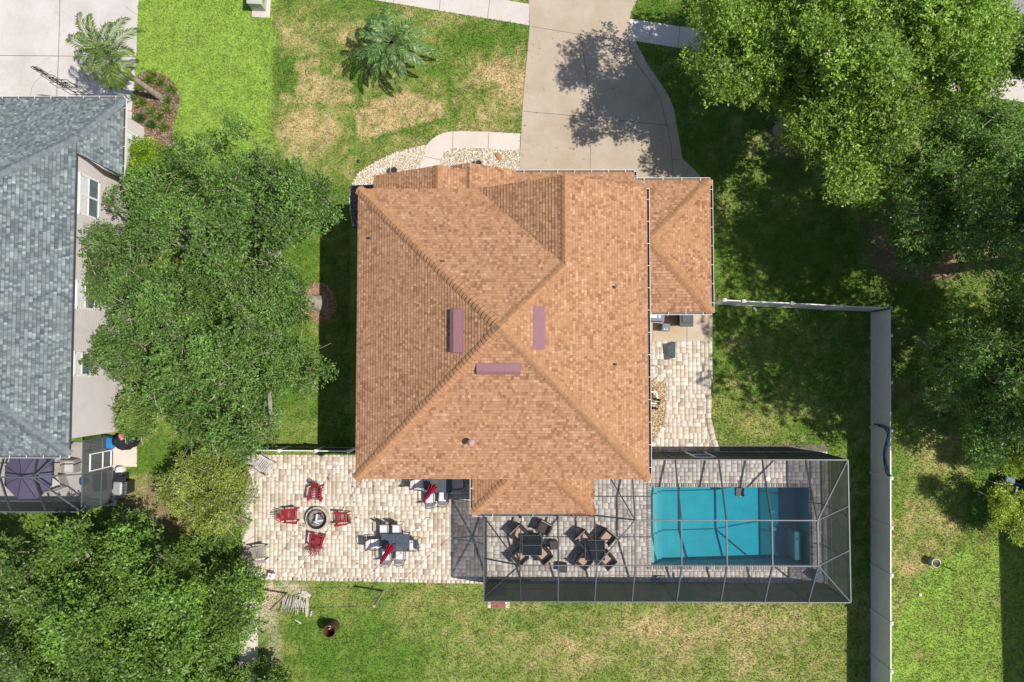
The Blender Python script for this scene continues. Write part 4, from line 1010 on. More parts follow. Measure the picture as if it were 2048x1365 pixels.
vfence('vinyl_fence','long cream vinyl privacy fence running down the right side of the pool',[cor]+[P2(1741.5,y) for y in (675.7,764,855,945,1038.6,1129,1219,1310,1400)])
vfence('vinyl_fence','cream vinyl fence between the garage corner and the long side fence',[P2(1427,608),P2(1463,610),P2(1555,614),P2(1648,619),cor])
mesh_d = mat('green_fence_mesh',(.05,.075,.055),.8,0,.15,3)
vfence('patio_fence','dark green panel fence with pale top rail along the upper edge of the patio',[P2(521,894),P2(580,894.5),P2(650,895),P2(712,896)],1.55,mesh_d,vinyl_t)
# blue hose over the fence
fx = P2(1741.5,900)[0]-.09
def fp(px,py):                                     # point on the inner face of the fence seen at this pixel
    k = (px-NX)/F; z = H-fx/k
    return Vector((fx, P(px,py,z).y, z))
pts = smooth_poly([tuple(fp(*q)) for q in ((1742,849),(1755,850),(1768,856),(1771,866),(1766,885),(1761,905),(1763,925),(1769,945),(1773,953))],5)
pts2 = smooth_poly([tuple(fp(*q)) for q in ((1742,848),(1753,852),(1765,860),(1768,872),(1763,890),(1759,910),(1761,930),(1765,948),(1773,953))],5)
hose = thing('blue_hose','blue pool hose draped down the inside of the long cream fence','hose',tuple(fp(1768,856)))
bl = mat('blue_hose',(.02,.10,.19),.5,0,.1,4)
mb = MB(); mb.tube(pts,.032,8); mb.build('hose_length', bl, hose, world=True); mb = MB(); mb.tube(pts2,.032,8); mb.build('hose_length', bl, hose, world=True)

# ------------------------------------------------------------------ neighbour's screen room
nc = 2.5
ex_ = P(164,1000,nc).x; eb = P(60,1024,nc).y; et = P(164,882,nc).y; nm = P(60,955,nc+.35).y
ncg = thing('screen_room','small screened patio with grey metal beams behind the grey roofed house','pool enclosure',(ex_-2,eb+2,0))
def nbeam(a,b,w=.06,h=.08,m=alu,name='beam'):
    mb = MB(); mb.bar(a,b,w,h); return mb.build(name,m,ncg,world=True)
nbeam((-30,eb,nc),(ex_,eb,nc)); nbeam((ex_,eb,nc),(ex_,et,nc)); nbeam((-30,nm,nc+.35),(P(66,955,nc+.35).x,nm,nc+.35)); nbeam((P(66,955,nc+.35).x,nm,nc+.35),(ex_,nm+.1,nc))
k = P(66,955,nc+.35).x
nbeam((k,nm,nc+.35),(ex_,eb,nc),name='rafter'); nbeam((k,nm,nc+.3),(P(92,1024,nc).x,eb,nc),name='rafter',m=bronze); nbeam((k,nm,nc+.3),(P(155,885,nc).x,et,nc+.3),name='rafter'); nbeam((k,nm,nc+.3),(P(82,915,nc+.2).x,ybu+.3,nc+.3),name='rafter',m=bronze)
nbeam((P(0,960,nc+.3).x,nm,nc+.3),(P(22,1024,nc).x,eb,nc),name='rafter',m=bronze); nbeam((P(-2,955,nc+.3).x,nm,nc+.3),(P(14,915,nc).x,ybu+.3,nc),name='rafter',m=bronze)
for y in (eb,nm,et,P(164,905,nc).y): nbeam((ex_,y,0),(ex_,y,nc),.05,.05,name='post')
for x in (P(22,1024,nc).x,P(92,1024,nc).x): nbeam((x,eb,0),(x,eb,nc),.05,.05,name='post')
ya,yb_ = P(190,905,1.2).y, P(190,938,1.2).y
nbeam((ex_,et,1.0),(ex_,eb,1.0),.04,.06,name='mid_rail')
for zz in (.3,1.0,2.0): nbeam((ex_+.03,ya,zz),(ex_+.03,yb_,zz),.05,.05,white,'door_frame')
for y in (ya,yb_): nbeam((ex_+.03,y,.1),(ex_+.03,y,2.03),.05,.05,white,'door_frame')
def nscr(name,vs):
    mb=MB(); mb.add(vs,[tuple(range(len(vs)))]); mb.build(name,screen_w if name=='wall_screen' else screen_m,ncg,world=True)
nscr('wall_screen',[(-30,eb+.02,0.05),(ex_,eb+.02,.05),(ex_,eb+.02,nc-.04),(-30,eb+.02,nc-.04)]); nscr('wall_screen',[(ex_-.02,eb,.05),(ex_-.02,et,.05),(ex_-.02,et,nc-.04),(ex_-.02,eb,nc-.04)])
nscr('roof_screen',[(-30,eb,nc+.02),(ex_,eb,nc+.02),(k,nm,nc+.36),(-30,nm,nc+.36)]); nscr('roof_screen',[(ex_,eb,nc+.02),(ex_,et,nc+.02),(k,nm,nc+.36)]); nscr('roof_screen',[(-30,nm,nc+.36),(k,nm,nc+.36),(ex_,et,nc+.02),(-30,et,nc+.3)])
# ------------------------------------------------------------------ furniture
red_pl = mat('red_resin',(.27,.016,.026),.42,0,.12,4,.5)
grey_pl = mat('grey_weathered_resin',(.27,.24,.215),.7,0,.22,5,.3)
black_fr = mat('black_chair_frame',(.02,.022,.024),.45,0,.2,5)
cush_w = mat('pale_cushion',(.62,.60,.60),.9,0,.07,5,.2,.3)
cush_b = mat('beige_cushion',(.56,.41,.31),.9,0,.08,5,.2,.3)
wick = mat('brown_wicker',(.050,.036,.030),.75,0,.4,30,.3,.8)
wick_top = mat('brown_wicker_top',(.085,.065,.062),.7,0,.3,25,.3,.6)
slate_t = mat('slate_table_metal',(.055,.075,.095),.45,0,.25,7,.5,.2)
glass_b = mat('black_table_glass',(.008,.012,.016),.22,0,.3,4,.5)
def adirondack(m, label, px, py, face, group, scale=1.0):
    q = P(px,py,.35)
    t = thing('adirondack_chair', label, 'chair', (q.x,q.y,.034), face, group)     # local +Y is the front
    t.scale = (scale,)*3
    s = MB()                                             # seat slats, running left-right, sloping down to the back
    for i in range(7):
        y = .34-i*.085; z = .36-.017*i; s.box(0,y,z,.50,.056,.02,0,None,.005)
    s.bar((-.22,.38,.33),(-.22,-.26,.20),.03,.07); s.bar((.22,.38,.33),(.22,-.26,.20),.03,.07)
    s.build('seat', m, t)
    b = MB()
    for i in range(7):
        a = (i-3)*.105; top = .62-.03*abs(i-3)**1.5*.9
        x0 = (i-3)*.058; x1 = (i-3)*.088
        p0 = Vector((x0,-.22,.22)); p1 = Vector((x1,-.22-.34-.03*(3-abs(i-3)),.22+top*.98))
        b.bar(p0,p1,.050 if i%6 else .046,.018,(0,1,.3))
    b.bar((-.20,-.31,.40),(.20,-.31,.40),.05,.02,(0,1,0)); b.bar((-.26,-.44,.60),(.26,-.44,.60),.04,.02,(0,1,0))
    b.build('backrest', m, t)
    for sx in (-1,1):
        a = MB(); a.prism([(sx*.27,.40),(sx*.40,.42),(sx*.42,.30),(sx*.37,.0),(sx*.35,-.30),(sx*.29,-.34),(sx*.27,-.2)],.54,.565)
        a.build('armrest', m, t)
        l = MB(); l.bar((sx*.31,.33,0),(sx*.31,.33,.54),.035,.11,(0,1,0)); l.build('leg', m, t)
        l = MB(); l.bar((sx*.31,-.42,0),(sx*.30,-.20,.54),.035,.09,(0,1,0)); l.build('leg', m, t)
    return t
gr = 'red chairs around the fire pit'
adirondack(red_pl,'red resin chair directly above the fire pit, facing it',632,986,R(176),gr,.93)
adirondack(red_pl,'red resin chair left of the fire pit, its fan back toward the trees',581,1031,R(-88),gr,.98)
adirondack(red_pl,'red resin chair right of the fire pit, facing it',684,1037,R(92),gr,.9)
adirondack(red_pl,'red resin chair below the fire pit with a folded cushion on its seat',634,1083,R(-10),gr,.95)
adirondack(grey_pl,'weathered grey chair at the lower left corner of the patio',517,1107,R(-84),'weathered grey chairs at the patio edge',1.05)
adirondack(mat('faded_grey_resin',(.46,.42,.385),.75,0,.35,6,.3),'faded grey chair half under the branches at the upper left patio corner',527,929,R(-125),'weathered grey chairs at the patio edge',1.2)
q = P(636,1081,.42); mb = MB(); mb.box(0,0,0,.36,.34,.06,0,None,.02); mb.box(.02,.03,.04,.26,.22,.03,.1,None,.01)
o = mb.build('seat_cushion', red_pl); o.location=(q.x,q.y,.42); o.rotation_euler=(0,0,R(-12)); tag(o,'folded red cushion lying on the red chair below the fire pit','cushion')
# fire pit
q = P(636,1036,0); fpit = thing('fire_pit','round stone fire pit with a black metal rim in the middle of the red chairs','fire pit',(q.x+.02,q.y,.034))
stone_w = mat('fire_pit_stone',(.46,.40,.33),.9,0,.25,6,.2,.5)
for k in range(2):
    for i in range(14):
        a0 = 2*math.pi*(i+.5*k)/14; a1 = a0+2*math.pi/14-.02; mb = MB(); r0,r1 = .44,.60-.01*k
        pl = [(r1*math.cos(a0+(a1-a0)*j/3), r1*math.sin(a0+(a1-a0)*j/3)) for j in range(4)]+[(r0*math.cos(a1-(a1-a0)*j/3), r0*math.sin(a1-(a1-a0)*j/3)) for j in range(4)]
        mb.prism(pl, k*.13, k*.13+.125); mb.build('stone_block', stone_w, fpit)
mb = MB(); mb.lathe([(.47,.02),(.47,.30),(.50,.31),(.50,.26),(.44,.26),(.44,.02)],32); mb.build('rim', black_metal, fpit, smooth=False)
mb = MB(); mb.cyl(0,0,0,.06,.45,.45,24); mb.build('ash_bed', mat('ash',(.22,.20,.18),.95,0,.5,9,.1,.8), fpit)
lg = mat('white_ash_log',(.62,.62,.66),.8,0,.2,8); ch = mat('charred_log',(.03,.028,.026),.9,0,.5,8)
for i,(x,y,a,l,w_,mm,z) in enumerate(((-.05,.02,1.45,.42,.10,lg,.14),(.10,-.10,.1,.36,.10,lg,.17),(-.18,-.05,1.2,.45,.07,ch,.11),(.2,.12,2.2,.40,.07,ch,.12),(.02,.22,.2,.42,.07,ch,.10),(-.1,-.2,-.4,.36,.06,lg,.10))):
    mb = MB(); d_ = Vector((math.cos(a),math.sin(a),.05))*l/2; mb.tube([(-d_.x,-d_.y,-.01),(0,0,.01),(d_.x,d_.y,.0)],[w_/2,w_/2*1.1,w_/2*.8],7)
    o = mb.build('log', mm); o.location = (fpit.location.x+x, fpit.location.y+y, .034+z)
    tag(o, ['long pale ash covered log in the middle of the fire pit','pale log lying crosswise at the lower right of the fire pit','charred black log at the left side of the fire pit','charred black log at the right side of the fire pit','charred black log at the upper edge inside the fire pit','small pale log at the lower left inside the fire pit'][i],'log','burnt logs inside the fire pit')
# dining sets
def dining_chair(label, px, py, face, group, z=.45):
    q = P(px,py,z); t = thing('dining_chair', label, 'chair', (q.x,q.y,.034), face, group)
    f = MB()
    for s in (-1,1):
        f.tube([(s*.27,.26,0),(s*.27,.25,.62),(s*.275,.20,.645),(s*.275,-.20,.64),(s*.26,-.27,.60)],.014,6)
        f.tube([(s*.26,-.34,0),(s*.25,-.25,.42),(s*.22,-.36,.95)],.014,6)
    f.tube([(-.27,.26,.40),(.27,.26,.40)],.013,6); f.tube([(-.25,-.25,.40),(.25,-.25,.40)],.013,6)
    f.tube(smooth_poly([(-.22,-.36,.95),(-.14,-.385,1.0),(0,-.395,1.02),(.14,-.385,1.0),(.22,-.36,.95)],3),.016,6)
    f.build('frame', black_fr, t)
    for s in (-1,1):
        a = MB(); a.box(s*.275,0,.655,.045,.42,.02,0,None,.006); a.build('armrest', black_fr, t)
    s = MB(); s.box(0,.01,.45,.47,.47,.07,0,None,.025); s.build('seat_cushion', cush_w, t)
    b = MB(); M = Matrix.Translation((0,-.30,.70)) @ Matrix.Rotation(R(14),4,'X'); b.box(0,0,0,.44,.055,.46,0,M,.022); b.build('back_cushion', cush_w, t)
    return t
def umbrella_closed(label, x, y, ang):
    t = thing('patio_umbrella', label, 'umbrella', (x+.12,y+.16,.034)); t.rotation_euler = (R(13),R(-10),0)
    mb = MB(); mb.tube([(0,0,0),(0,0,2.72)],.019,10); mb.build('pole', black_metal, t)
    mb = MB(); mb.cyl(0,0,0,.05,.20,.18,18); mb.build('base', black_metal, t)
    # folded cloth: deep vertical pleats gathered at the top, flaring below the tie
    n = 48; prof = [(.035,2.70),(.06,2.62),(.085,2.35),(.10,2.1),(.085,1.9),(.075,1.82),(.12,1.6),(.16,1.4),(.18,1.25)]
    c = MB(); b0 = 0
    for i,(r,z) in enumerate(prof):
        for k in range(n):
            a = 2*math.pi*k/n; q_ = r*(1+.42*math.sin(8*a+ang)*min(1,i*.2)+.1*math.sin(3*a))
            c.v.append(Vector((q_*math.cos(a)+(.05*math.cos(ang)*(2.7-z)), q_*math.sin(a)+(.05*math.sin(ang)*(2.7-z)), z+ (.05*math.sin(8*a+ang) if i==len(prof)-1 else 0))))
    for i in range(len(prof)-1):
        for k in range(n): j=(k+1)%n; c.f.append((i*n+k,(i+1)*n+k,(i+1)*n+j,i*n+j))
    c.build('canopy', mat('red_umbrella_cloth',(.36,.022,.05),.8,0,.15,5,.2), t)
    mb = MB(); mb.cyl(0,0,2.70,2.78,.03,.012,10); mb.build('finial', black_metal, t)
    return t
def dining_table(label, px, py, L_, W_, rz=0):
    q = P(px,py,.73); t = thing('dining_table', label, 'table', (q.x,q.y,.034), rz)
    mb = MB()
    for i in range(2):
        for j in range(2): mb.box((i-.5)*L_/2,(j-.5)*W_/2,.70,L_/2-.012,W_/2-.004,.014)
    mb.build('tabletop', slate_t, t)
    e = MB()
    for s in (-1,1): e.box(s*(L_/2+.01),0,.70,.04,W_+.06,.035,0,None,.008); e.box(0,s*(W_/2+.01),.70,L_,.04,.033,0,None,.008)
    e.build('table_edge', slate_t, t)
    for sx in (-1,1):
        for sy in (-1,1):
            l = MB(); l.bar((sx*(L_/2-.07),sy*(W_/2-.07),0),(sx*(L_/2-.07),sy*(W_/2-.07),.69),.05); l.build('leg', black_fr, t)
    return t
T1 = dining_table('slate metal dining table in the lower middle of the patio, with a closed red umbrella',791,1086,1.34,.80)
umbrella_closed('closed red umbrella standing through the table in the lower middle of the patio',T1.location.x-.02,T1.location.y-.03,2.2)
g1 = 'chairs around the lower dining table'
dining_chair('pale cushioned chair above the lower dining table, left of the pair',769,1060,R(180),g1)
dining_chair('pale cushioned chair above the lower dining table, right of the pair',794,1060,R(180),g1)
dining_chair('pale cushioned chair at the left end of the lower dining table',750,1087,R(-88),g1)
dining_chair('pale cushioned chair at the right end of the lower dining table',825,1089,R(90),g1)
dining_chair('pale cushioned chair below the lower dining table, left of the pair',774,1112,R(2),g1)
dining_chair('pale cushioned chair below the lower dining table, right of the pair',801,1110,R(-3),g1)
mat_p = mat('woven_mat',(.10,.105,.10),.9,0,.5,40)
def obj1(name, mb, m, label, cat, loc, rz=0, group=None):
    o = mb.build(name, m); o.location = loc; o.rotation_euler = (0,0,rz); return tag(o,label,cat,group)
q = P(799,1097,.74); mb = MB(); mb.box(0,0,.004,.34,.24,.008,0,None,.003)
for k in range(8): mb.box(-.15+k*.043,0,.009,.012,.22,.004)
obj1('placemat',mb,mat_p,'dark woven mat on the lower dining table','mat',(q.x,q.y,.742),R(2))
T2 = dining_table('slate metal dining table half hidden under the lower house eave',876,968,1.34,.80)
umbrella_closed('closed red umbrella standing through the table by the house eave',T2.location.x-.10,T2.location.y-.04,1.4)
g2 = 'chairs around the dining table by the eave'
dining_chair('pale cushioned chair at the left end of the table by the eave',838,968,R(-90),g2)
dining_chair('grey cushioned chair in shade at the right end of the table by the eave',914,966,R(90),g2)
dining_chair('pale cushioned chair below the table by the eave, left of the pair',861,997,R(2),g2)
dining_chair('pale cushioned chair below the table by the eave, right of the pair',887,994,R(-5),g2)
q = P(870,963,.74); mb = MB(); mb.box(0,0,.004,.34,.24,.008,0,None,.003)
for k in range(8): mb.box(-.15+k*.043,0,.009,.012,.22,.004)
obj1('placemat',mb,mat_p,'dark woven mat on the table by the house eave','mat',(q.x,q.y,.742),R(2))
# wicker sets in the cage
def club_chair(label, px, py, face, group, dark=False, z=.4):
    q = P(px,py,z); t = thing('wicker_chair', label, 'chair', (q.x,q.y,.036), face, group)
    b = MB(); b.box(0,0,.18,.60,.58,.28,0,None,.02)
    b.build('base', wick, t)
    bk = MB(); M = Matrix.Translation((0,-.30,.50)) @ Matrix.Rotation(R(8),4,'X'); bk.box(0,0,0,.66,.07,.62,0,M,.02); bk.build('backrest', wick, t)
    tp = MB(); M2 = Matrix.Translation((0,-.343,.812)) @ Matrix.Rotation(R(8),4,'X'); tp.box(0,0,0,.67,.055,.014,0,M2); tp.build('back_rail', mat('pale_back_rail',(.33,.26,.215),.7,0,.2,8), t)
    for s in (-1,1):
        a = MB(); a.box(s*.30,.02,.34,.06,.56,.56,0,None,.015); a.box(s*.30,.02,.625,.085,.58,.02); a.build('armrest', wick, t)
    c = MB(); c.box(0,.03,.37,.52,.52,.10,0,None,.035); c.build('seat_cushion', wick_top if dark else cush_b, t)
    return t
def glass_table(label, px, py, s=1.0):
    q = P(px,py,.74); t = thing('glass_table', label, 'table', (q.x,q.y,.036))
    mb = MB()
    for i in (-1,1): mb.box(0,i*(s/4),.70,s-.05,s/2-.03,.012)
    mb.build('tabletop', glass_b, t)
    f = MB()
    for i in (-1,1): f.box(i*(s/2-.012),0,.70,.026,s,.04); f.box(0,i*(s/2-.012),.70,s-.05,.026,.038)
    f.box(0,0,.703,s-.05,.022,.03); f.build('table_edge', alu, t)
    sk_ = MB()
    for i in (-1,1): sk_.box(i*(s/2-.10),0,.36,.05,s-.2,.62); sk_.box(0,i*(s/2-.10),.36,s-.26,.05,.62)
    sk_.build('skirt', wick, t)
    return t
g3='wicker chairs around the left glass table'; g4='wicker chairs around the right glass table'
glass_table('square black glass table in the cage, the left one of two',1064,1091); glass_table('square black glass table in the cage, the right one nearer the pool',1190,1101)
club_chair('wicker chair at the upper left corner of the left glass table',1039,1066,R(-135),g3); club_chair('wicker chair with dark seat, standing apart above the left glass table',1088,1056,R(152),g3,True)
club_chair('wicker chair at the lower left corner of the left glass table',1041,1112,R(-48),g3); club_chair('wicker chair at the lower right corner of the left glass table',1087,1109,R(42),g3)
club_chair('wicker chair at the upper left corner of the right glass table',1168,1077,R(-137),g4); club_chair('wicker chair at the upper right corner of the right glass table',1214,1074,R(140),g4)
club_chair('wicker chair at the lower left corner of the right glass table',1168,1121,R(-38),g4); club_chair('wicker chair at the lower right corner of the right glass table',1214,1119,R(42),g4)
def ottoman(label, px, py, rz):
    q = P(px,py,.42); t = thing('wicker_ottoman', label, 'ottoman', (q.x,q.y,.036), rz, 'wicker ottomans by the glass tables')
    mb = MB(); mb.box(0,0,.19,.40,.40,.36,0,None,.02); mb.build('base', wick, t)
    mb = MB(); mb.box(0,0,.395,.42,.42,.05,0,None,.02); mb.build('seat', wick_top, t)
ottoman('square brown ottoman between the two glass tables',1107,1091,R(1)); ottoman('square brown ottoman below, nearer the lower cage wall',1126,1137,R(-3))
# pool pole, cleaner, cart
mb = MB(); a = P(1212,1151,.05); b = P(1348,1153,.05); c_ = (a+b)/2; mb.tube([a-c_,b-c_],.017,8)
pl_ = thing('pool_pole','long silver pool pole lying on the deck below the pool','pole',(c_.x,c_.y,.06)); mb.build('shaft', mat('silver_pole',(.6,.62,.63),.3,.6,.05,3), pl_)
mb = MB(); mb.tube([P(1306,1152,.08)-c_,P(1330,1152.6,.08)-c_],.024,8); mb.build('grip', black_fr, pl_)
mb = MB(); mb.bar(P(1348,1146,.08)-c_,P(1348,1158,.08)-c_,.06,.05); mb.build('brush_head', black_fr, pl_)
q = P(1310,1158,.1); cl = thing('pool_cleaner','small blue pool cleaner head on the deck beside the long pole','pool tool',(q.x,q.y,.036),.3)
blu = mat('blue_plastic',(.03,.12,.36),.4,0,.1,4)
mb = MB(); mb.prism([(-.17,-.05),(-.06,.10),(.14,.08),(.18,-.03),(.06,-.1),(-.08,-.11)],.03,.13); mb.build('body', blu, cl)
mb = MB(); mb.tube([(0,0,.12),(.02,.03,.2),(.1,.06,.24)],.025,8); mb.build('neck', black_fr, cl)
for s in (-1,1): mb = MB(); mb.tube([(s*.13,-.06,.04),(s*.13,-.01,.04)],.04,10); mb.build('wheel', black_fr, cl)
q = P(1637,1153,.4); ct = thing('storage_caddy','dark slatted storage caddy in the lower right corner of the pool cage','caddy',(q.x,q.y,.036),R(-42))
mb = MB(); mb.box(0,0,.30,.50,.36,.48,0,None,.03); mb.build('bin', mat('slate_plastic',(.09,.12,.16),.5,0,.2,5), ct)
mb = MB()
for k in range(6): mb.box(-.20+k*.08,0,.56,.055,.36,.02)
mb.build('lid_slats', mat('steel_blue_slat',(.30,.38,.46),.4,0,.1,5), ct)
mb = MB(); mb.tube([(-.26,-.18,.56),(-.34,-.18,.75),(-.34,.18,.75),(-.26,.18,.56)],.015,6); mb.build('handle', alu, ct)
# door mat on step and mat inside the cage
q = P(996,1209,.06); mb = MB(); mb.box(0,0,.008,.74,.36,.016,0,None,.004)
for k in range(12): mb.box(-.33+k*.06,0,.018,.03,.32,.004)
obj1('door_mat',mb,mat('rust_doormat',(.26,.10,.07),.95,0,.5,14),'rust brown door mat on the paved step outside the pool cage','mat',(q.x,q.y,.052))
q = P(997,1191,.05); mb = MB(); mb.box(0,0,.008,.78,.50,.014,0,None,.004); mb.box(0,0,.017,.66,.38,.004)
obj1('door_mat',mb,mat('charcoal_doormat',(.03,.032,.036),.95,0,.4,14),'charcoal door mat on the lower left floor of the pool cage','mat',(q.x,q.y+.25,.036))
# post lanterns on house
q = P(705,913,2.0); mb = MB(); mb.box(0,0,0,.10,.06,.16,0,None,.02); mb.tube([(0,0,0),(-.06,-.1,.02)],.03,8)
obj1('wall_lamp',mb,black_metal,'small black lamp at the lower left corner of the house','lamp',(X0+.36,q.y+.05,2.2))
# ------------------------------------------------------------------ string lights and their posts
wood = mat('weathered_wood_post',(.36,.29,.20),.9,0,.25,6,.2,.4)
def lpost(label, bx, by, h):
    b_ = P(bx,by,0); t = thing('wooden_post', label, 'post', (b_.x,b_.y,0), 0, 'posts holding the string lights')
    mb = MB(); mb.box(0,0,h/2,.09,.09,h,0,None,.008); mb.build('shaft', wood, t)
    mb = MB(); mb.box(0,0,h+.02,.12,.12,.04); mb.build('cap', wood, t)
    mb = MB(); mb.tube([(0,0,h-.08),(-.08,-.03,h-.05),(-.1,-.03,h+.04)],.012,6); mb.build('hook', black_metal, t)
    return Vector((b_.x,b_.y,h))
pA = lpost('wooden post on the back lawn right of the log pile',767,1182,2.25); pB = lpost('wooden post on the back lawn left of the log pile',575,1187,2.5)
bulb_m = mat('dark_bulb',(.06,.05,.045),.3)
def string(label, a, b, sag, n):
    a=Vector(a); b=Vector(b); t = thing('string_lights', label, 'string lights', tuple((a+b)/2), 0, 'string lights over the patio')
    pts=[a+(b-a)*i/24-Vector((0,0,sag*4*(i/24)*(1-i/24))) for i in range(25)]
    mb=MB(); mb.tube(pts,.0085,5); mb.build('cable', black_fr, t, world=True)
    first=None
    for i in range(n):
        s=(i+.5)/n; p=a+(b-a)*s-Vector((0,0,sag*4*s*(1-s)))-t.location
        if first is None:
            m_=MB(); m_.cyl(0,0,-.09,0,.018,.022,8); m_.lathe([(.0,-.16),(.022,-.15),(.03,-.12),(.018,-.085)],8); first=m_.build('bulb', bulb_m, t); first.location=p
        else:
            c=first.copy(); col.objects.link(c); c.parent=t; c.location=p
string('light string from the lower left eave corner to the post by the trees',P(727,957,3.4),pB,.25,11)
string('light string running straight down to the post right of the log pile',P(745.5,957,3.0),pA,.25,8)
string('light string slanting from the lanai corner to the post right of the log pile',P(942.5,1037,2.75),pA,.2,8)
string('light string running between the two wooden posts over the log pile',pA,pB,.15,6)
# box, logs, barrel
q = P(543,1151,.2); bx = thing('cooler_box','small white box with a dark red lid edge at the lower left of the patio','box',(q.x,q.y,.03),R(-8))
mb=MB(); mb.box(0,0,.14,.34,.30,.28,0,None,.02); mb.build('body', white, bx); mb=MB(); mb.box(.0,.17,.30,.42,.05,.03); mb.build('lid', mat('dark_red_trim',(.12,.02,.02),.5), bx)
mb=MB(); mb.box(-.02,-.02,.285,.07,.14,.01); mb.build('handle', mat('blue_grey_mark',(.13,.15,.22),.6), bx)
wr = random.Random(12)
sil = mat('silver_grey_wood',(.44,.40,.34),.9,0,.35,7,.2,.4)
def branch(x0_,y0_,x1_,y1_,r,label,z,bend=.05):
    a=P(x0_,y0_,z); b=P(x1_,y1_,z); m_=(a+b)/2; d_=(b-a); nn=Vector((-d_.y,d_.x,0))*wr.uniform(-bend,bend)
    mb=MB(); mb.tube([a-m_,nn*.8-(b-a)*.15,nn+(b-a)*.15,b-m_],[r,r*1.05,r*.9,r*.7],7)
    return obj1('branch',mb,sil,label,'branch',tuple(m_),0,'cut branches of the wood pile')
for i in range(34):
    x=563+i*1.45+wr.uniform(-.5,.5); tl=wr.uniform(8,16); cy=1209+wr.uniform(-7,7)+abs(i-17)*.15; sl=-3.5+i*.14+wr.uniform(-2,2)
    branch(x-sl,cy-tl,x+sl,cy+tl,wr.uniform(.012,.032),'thin grey branch, %s from the left in the heap of cut wood' % (['first','second','third','fourth','fifth','sixth','seventh','eighth','ninth','tenth','eleventh','twelfth','thirteenth','fourteenth','fifteenth','sixteenth','seventeenth','eighteenth','nineteenth','twentieth']+['twenty '+q_ for q_ in ['first','second','third','fourth','fifth','sixth','seventh','eighth','ninth']]+['thirtieth']+['thirty '+q_ for q_ in ['first','second','third','fourth']])[i],.04+wr.uniform(0,.16))
def slabw(pts,label,z=.05,h=.06):
    c=P(sum(p[0] for p in pts)/len(pts),sum(p[1] for p in pts)/len(pts),z); mb=MB(); mb.prism([(P(x,y,z).x-c.x,P(x,y,z).y-c.y) for x,y in pts],-h/2,h/2)
    obj1('timber_slab',mb,sil,label,'timber',tuple((c.x,c.y,.06)),0,'flat timbers beside the wood pile')
slabw([(604,1181),(612,1182),(623,1190),(620,1195),(602,1188)],'short pale timber at the top right of the wood pile'); slabw([(596,1189),(604,1188),(616,1194),(614,1197),(597,1192)],'second pale timber just under the topmost one')
slabw(smooth_poly([(612,1196),(617,1195),(618,1212),(616,1233),(611,1233),(612,1215)],1),'long upright pale timber at the right of the wood pile'); slabw([(622,1222),(625,1222),(623,1233),(620,1232)],'small grey timber end right of the long timber')
slabw([(589,1238),(597,1241),(604,1246),(602,1248),(594,1243)],'crooked thin stick on the grass below the wood pile',.02,.03)
q = P(668,1250,0); bar = thing('burn_barrel','rusty dark steel barrel standing on the back lawn','barrel',(q.x,q.y+.0,0))
rust = mat('rusty_barrel_inside',(.14,.045,.03),.9,0,.5,5,.2,.4); bst = mat('black_steel_barrel',(.045,.05,.04),.6,0,.4,5,.4,.2,(.12,.06,.035))
mb=MB(); mb.lathe([(.29,0),(.29,.28),(.305,.30),(.29,.32),(.29,.58),(.305,.60),(.29,.62),(.29,.87)],28); mb.build('drum', bst, bar, smooth=False)
mb=MB(); mb.lathe([(.275,.86),(.275,.05),(.0,.05)],28); mb.build('lining', rust, bar); mb=MB(); mb.lathe([(.275,.86),(.275,.885),(.30,.885),(.30,.86)],28); mb.build('rim', rust, bar)
mb=MB()
for k in range(9): a=k*.9; mb.tube([(-.15*math.cos(a),-.15*math.sin(a),.1+.05*k%.3),(.18*math.cos(a),.18*math.sin(a),.4)],.025,6)
mb.build('ash_heap', sil, bar)
# ------------------------------------------------------------------ side yard things
q=P(1373,638,1.0); tb=thing('trash_cart','large black wheeled trash cart below the garage eave','trash bin',(q.x,q.y,.032))
mb=MB(); 
vs=[]; 
for z,w_,d_ in ((0,.25,.27),(.9,.33,.37)): vs+= [(-w_,-d_,z),(w_,-d_,z),(w_,d_,z),(-w_,d_,z)]
mb.add(vs,[(3,2,1,0),(0,1,5,4),(1,2,6,5),(2,3,7,6),(3,0,4,7)]); mb.build('bin', dk_pl, tb)
mb=MB(); mb.box(0,-.0,.93,.70,.78,.05,0,None,.03); mb.box(0,.05,.97,.46,.5,.05,0,None,.04); mb.box(0,.36,.985,.5,.06,.04,0,None,.02); mb.build('lid', dk_pl, tb)
for s in (-1,1): mb=MB(); mb.tube([(s*.26,.33,.12),(s*.33,.33,.12)],.12,14); mb.build('wheel', black_fr, tb)
q=P(1331,655,.55); sb=thing('grey_bin','small grey plastic bin with rounded lid on the tan slab','trash bin',(q.x,q.y,.032),R(-4))
gp=mat('grey_bin_plastic',(.13,.16,.20),.5,0,.15,4)
mb=MB(); mb.box(0,0,.26,.38,.36,.52,0,None,.04); mb.build('bin', gp, sb); mb=MB(); mb.box(.02,0,.54,.42,.40,.06,0,None,.03); mb.box(-.12,.05,.58,.10,.16,.03,0,None,.01); mb.build('lid', gp, sb)
mb=MB(); mb.box(-.05,-.10,.575,.05,.05,.012); mb.box(.07,-.10,.575,.05,.05,.012); mb.build('latch', white, sb)
q=P(1313,634,.8); bc=thing('storage_box','grey storage box with white lid in the corner below the garage','box',(q.x,q.y+.1,.032),R(-4))
mb=MB(); mb.box(0,0,.36,.86,.62,.68,0,None,.03); mb.build('body', mat('blue_grey_box',(.17,.18,.21),.6,0,.1,4), bc)
mb=MB(); mb.box(-.10,.05,.74,.62,.42,.07,0,None,.02); mb.build('lid', white, bc); mb=MB(); mb.bar((.0,.26,.785),(.10,-.18,.785),.06,.01); mb.build('stripe', blu, bc)
